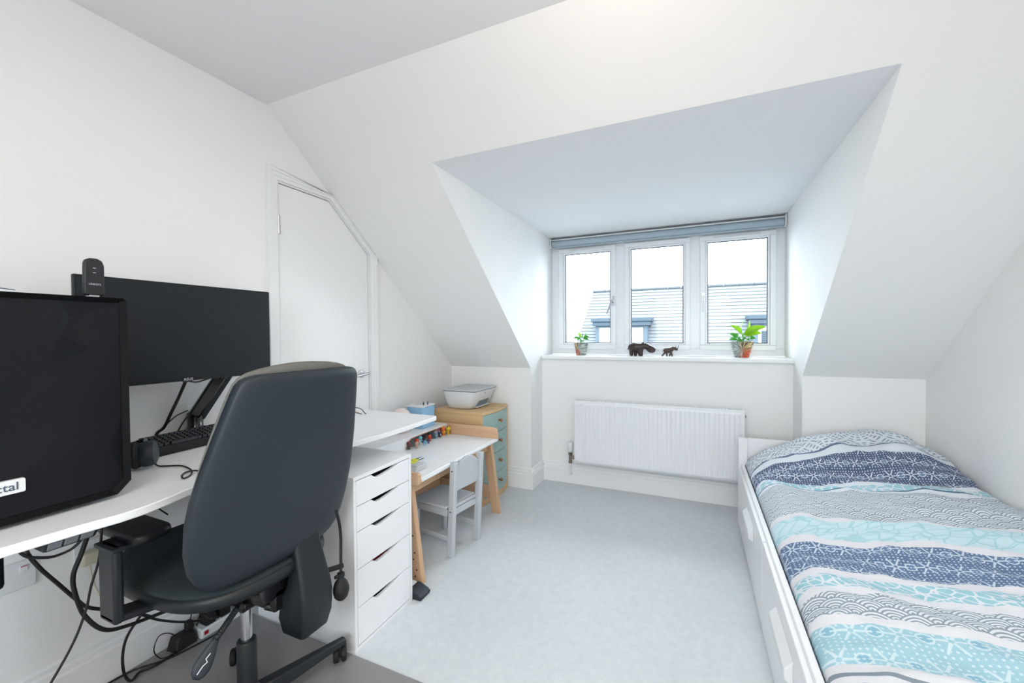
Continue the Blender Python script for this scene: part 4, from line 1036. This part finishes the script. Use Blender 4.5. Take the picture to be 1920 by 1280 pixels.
tube(bm, [pp(a*sg_, b) for a, b in seg_], .0014, 6, 1); obj('recline_icon', bm, 'whitep', pd, smooth=True)['label'] = 'white reclining-seat icon'

# ================================================================== child's table
tb = thing('activity_table', "low children's table with pine legs and a white top", 'table', (.4, 2.23, 0))
TY0, TY1, TZ = 1.785, 2.685, .53
for yy in (TY0+.0, TY1-.005):
    for (xb_, xt_) in ((.714, .635), (.05, .13)):
        bm = BM(); y0, y1 = yy, yy+.033
        s_ = 1 if xb_ > .3 else -1
        wd = .062
        zt_ = .60 if yy < 2 else .49
        zt_ = .50
        xt2 = xb_+(xt_-xb_)*(zt_/.60)
        hexa(bm, [(xb_-s_*wd, y0, 0), (xb_, y0, 0), (xb_, y1, 0), (xb_-s_*wd, y1, 0)], [(xt2-s_*wd, y0, zt_), (xt2, y0, zt_), (xt2, y1, zt_), (xt2-s_*wd, y1, zt_)])
        lg = obj('leg', bm, 'pine', tb, bevel=.004)
        if yy < 2 and s_ > 0:
            for k, hz_ in enumerate((.035, .07, .12, .155, .205, .24, .29)):
                xm = xb_+(xt_-xb_)*(hz_/.60)-.034+(.010 if k % 2 else -.004)
                bm = BM(); cyl(bm, (xm, y0-.0008, hz_), (xm, y0+.004, hz_), .0045, n=12); obj('peg_hole', bm, 'dark', lg)
    bm = BM(); box(bm, .10, .66, yy+.004, yy+.029, .10, .185); obj('stretcher', bm, 'pinex', tb, bevel=.004)
    bm = BM()
    prism(bm, [(.03, .50), (.686, .50), (.700, .52), (.698, .575), (.690, .598), (.66, .604), (.03, .604)] if yy > 2 else [(.48, .50), (.690, .50), (.698, .508), (.698, .552), (.690, .56), (.48, .56)], 'y', yy+.0, yy+.024); obj('side_rail', bm, 'pinex', tb, bevel=.003)
bm = BM(); box(bm, .600, .625, TY0+.03, TY1-.005, .435, .505); obj('apron', bm, 'piney', tb, bevel=.003)
bm = BM(); box(bm, .10, .125, TY0+.03, TY1-.005, .43, .50); obj('apron', bm, 'piney', tb, bevel=.003)
bm = BM(); box(bm, .20, .225, TY0+.03, TY1-.005, .12, .19); obj('crossbeam', bm, 'piney', tb, bevel=.003)
bm = BM(); box(bm, .28, .692, TY0+.026, TY1-.007, .508, .530); obj('tabletop', bm, 'white', tb, bevel=.004)
bm = BM(); box(bm, .680, .702, TY0+.028, TY1+.012, .510, .526); obj('front_lip', bm, 'whitep', tb, bevel=.005)
# raised back shelf with a round-ended opening
bm = BM(); box(bm, .02, .288, TY0+.026, TY1-.007, .592, .604); box(bm, .02, .288, TY0+.026, 2.20, .508, .592)
cv = [(2.20+.075*(1-math.cos(R(v))), .508+.084*math.sin(R(v))) for v in (0, 15, 30, 45, 60, 75, 90)]
prism(bm, cv+[(2.20, .592)], 'x', .02, .288)
prism(bm, [(TY1-.007, .592), (TY1-.007, .53), (2.672, .55), (2.662, .57), (2.645, .585), (2.62, .592)], 'x', .02, .288)
sh = obj('back_shelf', bm, 'white', tb)
bm = BM(); box(bm, .228, .236, 2.19, TY1-.008, .508, .592); obj('shelf_back', bm, 'holegrey', sh)
bm = BM(); tube(bm, [(.290, 2.20, .532)]+[(.290, 2.20+.075*(1-math.cos(R(v))), .508+.084*math.sin(R(v))) for v in (30, 50, 70, 90)]+[(.290, 2.45, .593), (.290, 2.62, .592)], .0028, 6, 2); obj('edge_band', bm, 'oak', sh)

# scissors in a tub at the near corner
tu = thing('frosted_tub', 'frosted clear tub at the near corner of the low table', 'tub', (.56, 1.93, TZ))
bm = BM()
for (a0_, a1_, b0_, b1_) in ((.50, .62, 1.865, 1.867), (.50, .62, 1.958, 1.960), (.50, .502, 1.867, 1.958), (.618, .62, 1.867, 1.958)): box(bm, a0_, a1_, b0_, b1_, TZ+.001, TZ+.030)
box(bm, .50, .62, 1.865, 1.96, TZ+.001, TZ+.003); obj('body', bm, 'tub', tu)
for k, (ox, oy) in enumerate(((.55, 1.955), (.575, 1.945))):
    sc_ = thing('scissors', ['yellow-handled scissors lying farther back across the tub', 'yellow-handled scissors lying nearer across the tub'][k], 'scissors', (ox, oy, TZ+.037), 'scissors on the tub')
    bm = BM()
    for s_ in (-1, 1): tube(bm, [(ox-.012+s_*.012+math.cos(a)*.010, oy-.035+math.sin(a)*.016, TZ+.040) for a in [i*math.pi/5 for i in range(11)]], .0035, 6, 1)
    tube(bm, [(ox-.012, oy-.02, TZ+.040), (ox-.004, oy+.01, TZ+.041)], .005, 6, 1); obj('handle', bm, 'yellow', sc_, smooth=True)
    bm = BM(); hexa(bm, [(ox-.008, oy+.005, TZ+.038), (ox+.002, oy+.005, TZ+.038), (ox+.004, oy+.05, TZ+.038), (ox+.002, oy+.052, TZ+.038)], [(ox-.008, oy+.005, TZ+.041), (ox+.002, oy+.005, TZ+.041), (ox+.004, oy+.05, TZ+.041), (ox+.002, oy+.052, TZ+.041)]); obj('blade', bm, 'gasket', sc_)

# toy figures in a row
FM = {}
def fm(c_):
    if c_ not in FM: FM[c_] = mat('toy_paint_%d' % len(FM), srgb(*c_), .4)
    return FM[c_]
toys = [
 (.262, 2.205, .050, (96, 88, 70), (60, 64, 60), (236, 226, 120), 'tiny toy with a pale yellow spike at left end of the row'),
 (.296, 2.222, .052, (110, 70, 66), (96, 86, 84), (170, 50, 50), 'tiny brown and red toy near the left end of the row'),
 (.328, 2.262, .044, (214, 176, 156), (208, 170, 150), (180, 170, 160), 'tiny round beige toy figure on the low table'),
 (.300, 2.300, .050, (214, 60, 46), (220, 226, 230), (226, 60, 44), 'tiny toy with a red ball head behind the beige one'),
 (.335, 2.338, .036, (90, 180, 220), (150, 206, 230), (70, 150, 200), 'tiny sky-blue toy figure at the front of the row'),
 (.285, 2.355, .058, (120, 200, 200), (226, 232, 226), (60, 160, 190), 'tiny pale green and turquoise toy with a pointed top'),
 (.330, 2.385, .030, (50, 60, 100), (110, 130, 200), (40, 46, 80), 'tiny low navy toy beside the sky-blue one'),
 (.262, 2.420, .062, (60, 48, 66), (50, 46, 56), (40, 34, 40), 'tiny dark purple toy with raised arms in the row'),
 (.302, 2.440, .046, (210, 70, 40), (190, 50, 40), (230, 100, 60), 'tiny bright red toy figure mid-row'),
 (.268, 2.490, .060, (30, 66, 76), (36, 80, 90), (30, 50, 60), 'tiny dark teal toy figure mid-row'),
 (.298, 2.520, .058, (120, 140, 170), (100, 160, 180), (220, 150, 120), 'tiny grey-blue toy with a peach patch'),
 (.300, 2.565, .044, (30, 40, 66), (40, 56, 84), (226, 226, 230), 'tiny navy toy on a dark blue base'),
 (.262, 2.600, .060, (214, 110, 150), (150, 150, 140), (220, 120, 160), 'tiny pink-headed toy behind the orange one'),
 (.295, 2.618, .068, (230, 110, 60), (232, 130, 50), (240, 190, 60), 'tiny orange toy figure with a yellow belly'),
 (.318, 2.650, .064, (226, 196, 40), (220, 180, 40), (120, 70, 30), 'tiny yellow and brown toy at right end of the row')]
for (x_, y_, h_, c1, c2, c3, lab) in toys:
    t = thing('toy_figure', lab, 'toy', (x_, y_, TZ), 'toy figures in a row on the low table')
    r_ = h_*.27
    bm = BM(); ball(bm, (x_, y_, TZ+h_*.36), r_*.85, 1, 1, 1.15, 12)
    for s_ in (-1, 1):
        cyl(bm, (x_+.3*r_, y_+s_*r_*.45, TZ), (x_, y_+s_*r_*.4, TZ+h_*.3), r_*.36, r_*.3, 8)
        cyl(bm, (x_, y_+s_*r_*.6, TZ+h_*.48), (x_+r_*.5, y_+s_*r_*1.15, TZ+h_*.34), r_*.26, r_*.2, 8)
    obj('body', bm, fm(c2), t, smooth=True)
    bm = BM(); ball(bm, (x_, y_, TZ+h_*.70), r_, 1, 1.05, .95, 12)
    hd_ = obj('head', bm, fm(c1), t, smooth=True)
    bm = BM()
    for s_ in (-1, 1): cyl(bm, (x_, y_+s_*r_*.55, TZ+h_*.86), (x_, y_+s_*r_*.8, TZ+h_*1.02), r_*.35, r_*.1, 8)
    ball(bm, (x_+r_*.6, y_, TZ+h_*.38), r_*.5, .7, 1, 1.1, 10)
    obj('trim_detail', bm, fm(c3), t, smooth=True)

# ================================================================== child's chair (turned a little)
kc = thing('childs_chair', "small grey wooden children's chair tucked under the low table", 'chair', (.60, 2.20, 0))
ca = R(-8.5); kd_ = Vector((math.cos(ca), math.sin(ca), 0)); kw_ = Vector((-kd_.y, kd_.x, 0)); ko_ = Vector((.738, 2.187, 0))
def kx(a, b, z_): q = ko_+kd_*a+kw_*b; return (q.x, q.y, z_)     # a: + to the back of the chair, b: across
def kbox(nm, a0_, a1_, b0_, b1_, z0, z1, m_='lgrey', bev=.004, par=kc, da=0.):
    bm = BM(); hexa(bm, [kx(a0_, b0_, z0), kx(a1_, b0_, z0), kx(a1_, b1_, z0), kx(a0_, b1_, z0)], [kx(a0_+da, b0_, z1), kx(a1_+da, b0_, z1), kx(a1_+da, b1_, z1), kx(a0_+da, b1_, z1)]); return obj(nm, bm, m_, par, bevel=bev)
hw_ = .136; pt = .038
for b_ in (-hw_, hw_-.030):
    pl = kbox('rear_leg', -pt, 0, b_, b_+.030, 0, .545, da=.032)
    kbox('front_leg', -.30, -.27, b_, b_+.030, 0, .265)
    kbox('seat_rail', -.27, -pt, b_+.006, b_+.024, .225, .265)
    kbox('stretcher', -.27, -pt, b_+.008, b_+.022, .085, .112)
    if b_ < 0:
        for z_ in (.495, .262):
            bm = BM(); la = -pt*.55+.058*z_; q = kx(la, b_-.0006, z_); q2 = kx(la, b_+.003, z_); cyl(bm, q, q2, .0042, n=12); obj('bolt', bm, 'satin', pl)
kbox('seat_rail', -pt+.010, -.010, -hw_+.030, hw_-.030, .225, .262)
kbox('seat_rail', -.295, -.275, -hw_+.03, hw_-.03, .225, .262)
bm = BM(); hexa(bm, [kx(-.315, -hw_-.004, .266), kx(-pt-.002, -hw_+.002, .266), kx(-pt-.002, hw_-.002, .266), kx(-.315, hw_+.004, .266)], [kx(-.315, -hw_-.004, .282), kx(-pt-.002, -hw_+.002, .282), kx(-pt-.002, hw_-.002, .282), kx(-.315, hw_+.004, .282)]); obj('seat', bm, 'lgrey', kc, bevel=.006)
kbox('seat_rail', -pt, -.012, -hw_+.03, hw_-.03, .266, .284)
top = [(-hw_+.030, .372), (hw_-.030, .372), (hw_-.030, .505), (hw_-.045, .509)]+[(b_, .512+.040*math.cos(b_/(hw_-.05)*math.pi/2)**.7) for b_ in (.078, .06, .04, .02, 0, -.02, -.04, -.06, -.078)]+[(-hw_+.045, .509), (-hw_+.030, .505)]
bm = BM(); hexa(bm, [kx(-.030+.058*z_, b_, z_) for b_, z_ in top], [kx(-.014+.058*z_, b_, z_) for b_, z_ in top]); obj('backrest', bm, 'lgrey', kc, bevel=.003)

# ================================================================== chest of drawers
cd = thing('chest_of_drawers', 'beech chest with sage green drawers and wooden knobs in the corner', 'chest of drawers', (.33, 2.96, 0))
CX0, CX1, CY0, CY1, CH = .12, .550, 2.735, 3.178, .688
bow = lambda y_: CX1+.0-.0+.030*math.sin(math.pi*(y_-CY0)/(CY1-CY0))
ysn = [CY0+(CY1-CY0)*i/14 for i in range(15)]
bm = BM(); prism(bm, [(CX0, CY1), (CX0, CY0)]+[(bow(y_)+.004, y_) for y_ in ysn], 'z', CH-.022, CH); obj('top', bm, 'beech', cd, bevel=.003)
for (ya_, yb_) in ((CY0, CY0+.018), (CY1-.024, CY1)):
    bm = BM(); box(bm, CX0, CX1+.002, ya_, yb_, 0, CH-.022); obj('side_panel', bm, 'beech', cd, bevel=.002)
bm = BM(); box(bm, CX0, CX0+.01, CY0+.018, CY1-.024, .02, CH-.022); obj('back_panel', bm, 'beech', cd)
ysn2 = [CY0+.019+(CY1-.025-CY0-.019)*i/12 for i in range(13)]
bm = BM(); prism(bm, [(CX0+.02, CY1-.025), (CX0+.02, CY0+.019)]+[(bow(y_)-.004, y_) for y_ in ysn2], 'z', .0, .05); obj('plinth', bm, 'beech', cd, bevel=.002)
for k in range(4):
    z0 = .053+k*.1535; z1 = z0+.1500
    bm = BM(); prism(bm, [(bow(y_)-.018, y_) for y_ in ysn2[::-1]]+[(bow(y_), y_) for y_ in ysn2], 'z', z0, z1); dr = obj('drawer', bm, 'sage', cd, bevel=.002)
    bm = BM(); yk = (CY0+CY1)/2-.0; xk = bow(yk); lathe(bm, [(.008, -.002), (.007, .010), (.013, .018), (.014, .024), (.009, .029), (0, .03)], (xk, yk, (z0+z1)/2+.01), (1, 0, 0)); obj('knob', bm, 'knob', dr, smooth=True)
# printer
pr_ = thing('printer', 'white flatbed inkjet printer on top of the chest of drawers', 'printer', (.31, 2.96, CH))
bm = BM()
def prr(z_, x0, x1, y0, y1, r_=.03): return [(a, b, z_) for a, b in rrect((x0+x1)/2, (y0+y1)/2, (x1-x0)/2, (y1-y0)/2, r_, 5)]
loft(bm, [prr(CH+.002, .215, .395, 2.83, 3.10), prr(CH+.010, .205, .410, 2.82, 3.11), prr(CH+.05, .195, .432, 2.800, 3.128), prr(CH+.10, .188, .452, 2.788, 3.142), prr(CH+.138, .184, .470, 2.782, 3.150, .022)])
obj('body', bm, 'whitep', pr_, smooth=True)
bm = BM(); loft(bm, [prr(CH+.139, .184, .471, 2.781, 3.151, .02), prr(CH+.144, .184, .472, 2.780, 3.152, .02)]); obj('lid_seam', bm, 'slot', pr_)
bm = BM(); loft(bm, [prr(CH+.1445, .188, .474, 2.783, 3.150, .02), prr(CH+.154, .192, .466, 2.79, 3.145, .02), prr(CH+.156, .20, .455, 2.80, 3.135, .02)]); obj('scanner_lid', bm, 'lgrey', pr_, smooth=True)
bm = BM(); hexa(bm, [(.405, 2.89, CH+.016), (.405, 3.07, CH+.016), (.430, 3.07, CH+.058), (.430, 2.905, CH+.058)], [(.4165, 2.89, CH+.014), (.4165, 3.07, CH+.014), (.4375, 3.07, CH+.058), (.4375, 2.905, CH+.058)]); obj('paper_slot', bm, 'slot', pr_)
bm = BM(); box(bm, .40, .436, 2.88, 3.09, CH+.008, CH+.014); obj('output_tray', bm, 'whitep', pr_, bevel=.002)
bm = BM(); cyl(bm, (.455, 2.965, CH+.115), (.4605, 2.965, CH+.115), .006); obj('logo_badge', bm, 'slot', pr_)
# blue box and pale dome behind the desk end
bb = thing('desk_tidy', 'small sky-blue box with a white rim between desk and chest', 'box', (.15, 2.52, .604))
bm = BM(); box(bm, .10, .235, 2.455, 2.60, .6045, .752); obj('body', bm, 'blue', bb, bevel=.004)
bm = BM(); box(bm, .096, .239, 2.451, 2.604, .752, .762); obj('rim', bm, 'whitep', bb, bevel=.003)
bm = BM(); box(bm, .12, .18, 2.50, 2.58, .7615, .7635); obj('lid_panel', bm, 'lgrey', bb)
for (a, b) in ((.205, 2.50), (.215, 2.535)):
    bm = BM(); box(bm, a, a+.008, b, b+.006, .76, .785); obj('marker', bm, 'gasket', bb, bevel=.001)
bm = BM(); lathe(bm, [(.05, 0), (.068, .03), (.074, .07), (.068, .11), (.05, .14), (.025, .158), (0, .163)], (.15, 2.33, .6045), n=28); tag(obj('dome_lamp', bm, 'pinkw', smooth='all'), 'pale pink and white dome peeking above the far desk end', 'lamp')

# ================================================================== ceiling lamp (above the camera)
cl = thing('ceiling_lamp', 'round flush ceiling lamp with warm diffuser just above the frame', 'ceiling lamp', (1.80, .90, HC))
bm = BM(); lathe(bm, [(.17, 0), (.17, -.03), (.16, -.035), (0, -.035)], (1.80, .90, HC), n=36); obj('base', bm, 'whitep', cl, smooth=True)
bm = BM(); lathe(bm, [(.155, -.036), (.15, -.06), (.11, -.085), (.05, -.095), (0, -.097)], (1.80, .90, HC), n=36); obj('diffuser', bm, 'lampglow', cl, smooth='all')

cp = thing('added_fill_panel', 'square flat fill light panel added on the ceiling behind the camera', 'ceiling lamp', (2.1, -.60, HC))  # added panel, built as a body for the warm fill light
bm = BM(); box(bm, 1.7, 2.5, -1.0, -.20, HC-.03, HC); obj('housing', bm, 'whitep', cp, bevel=.004)
bm = BM(); box(bm, 1.71, 2.49, -.99, -.21, HC-.034, HC-.0305); obj('diffuser', bm, 'lampglow', cp)
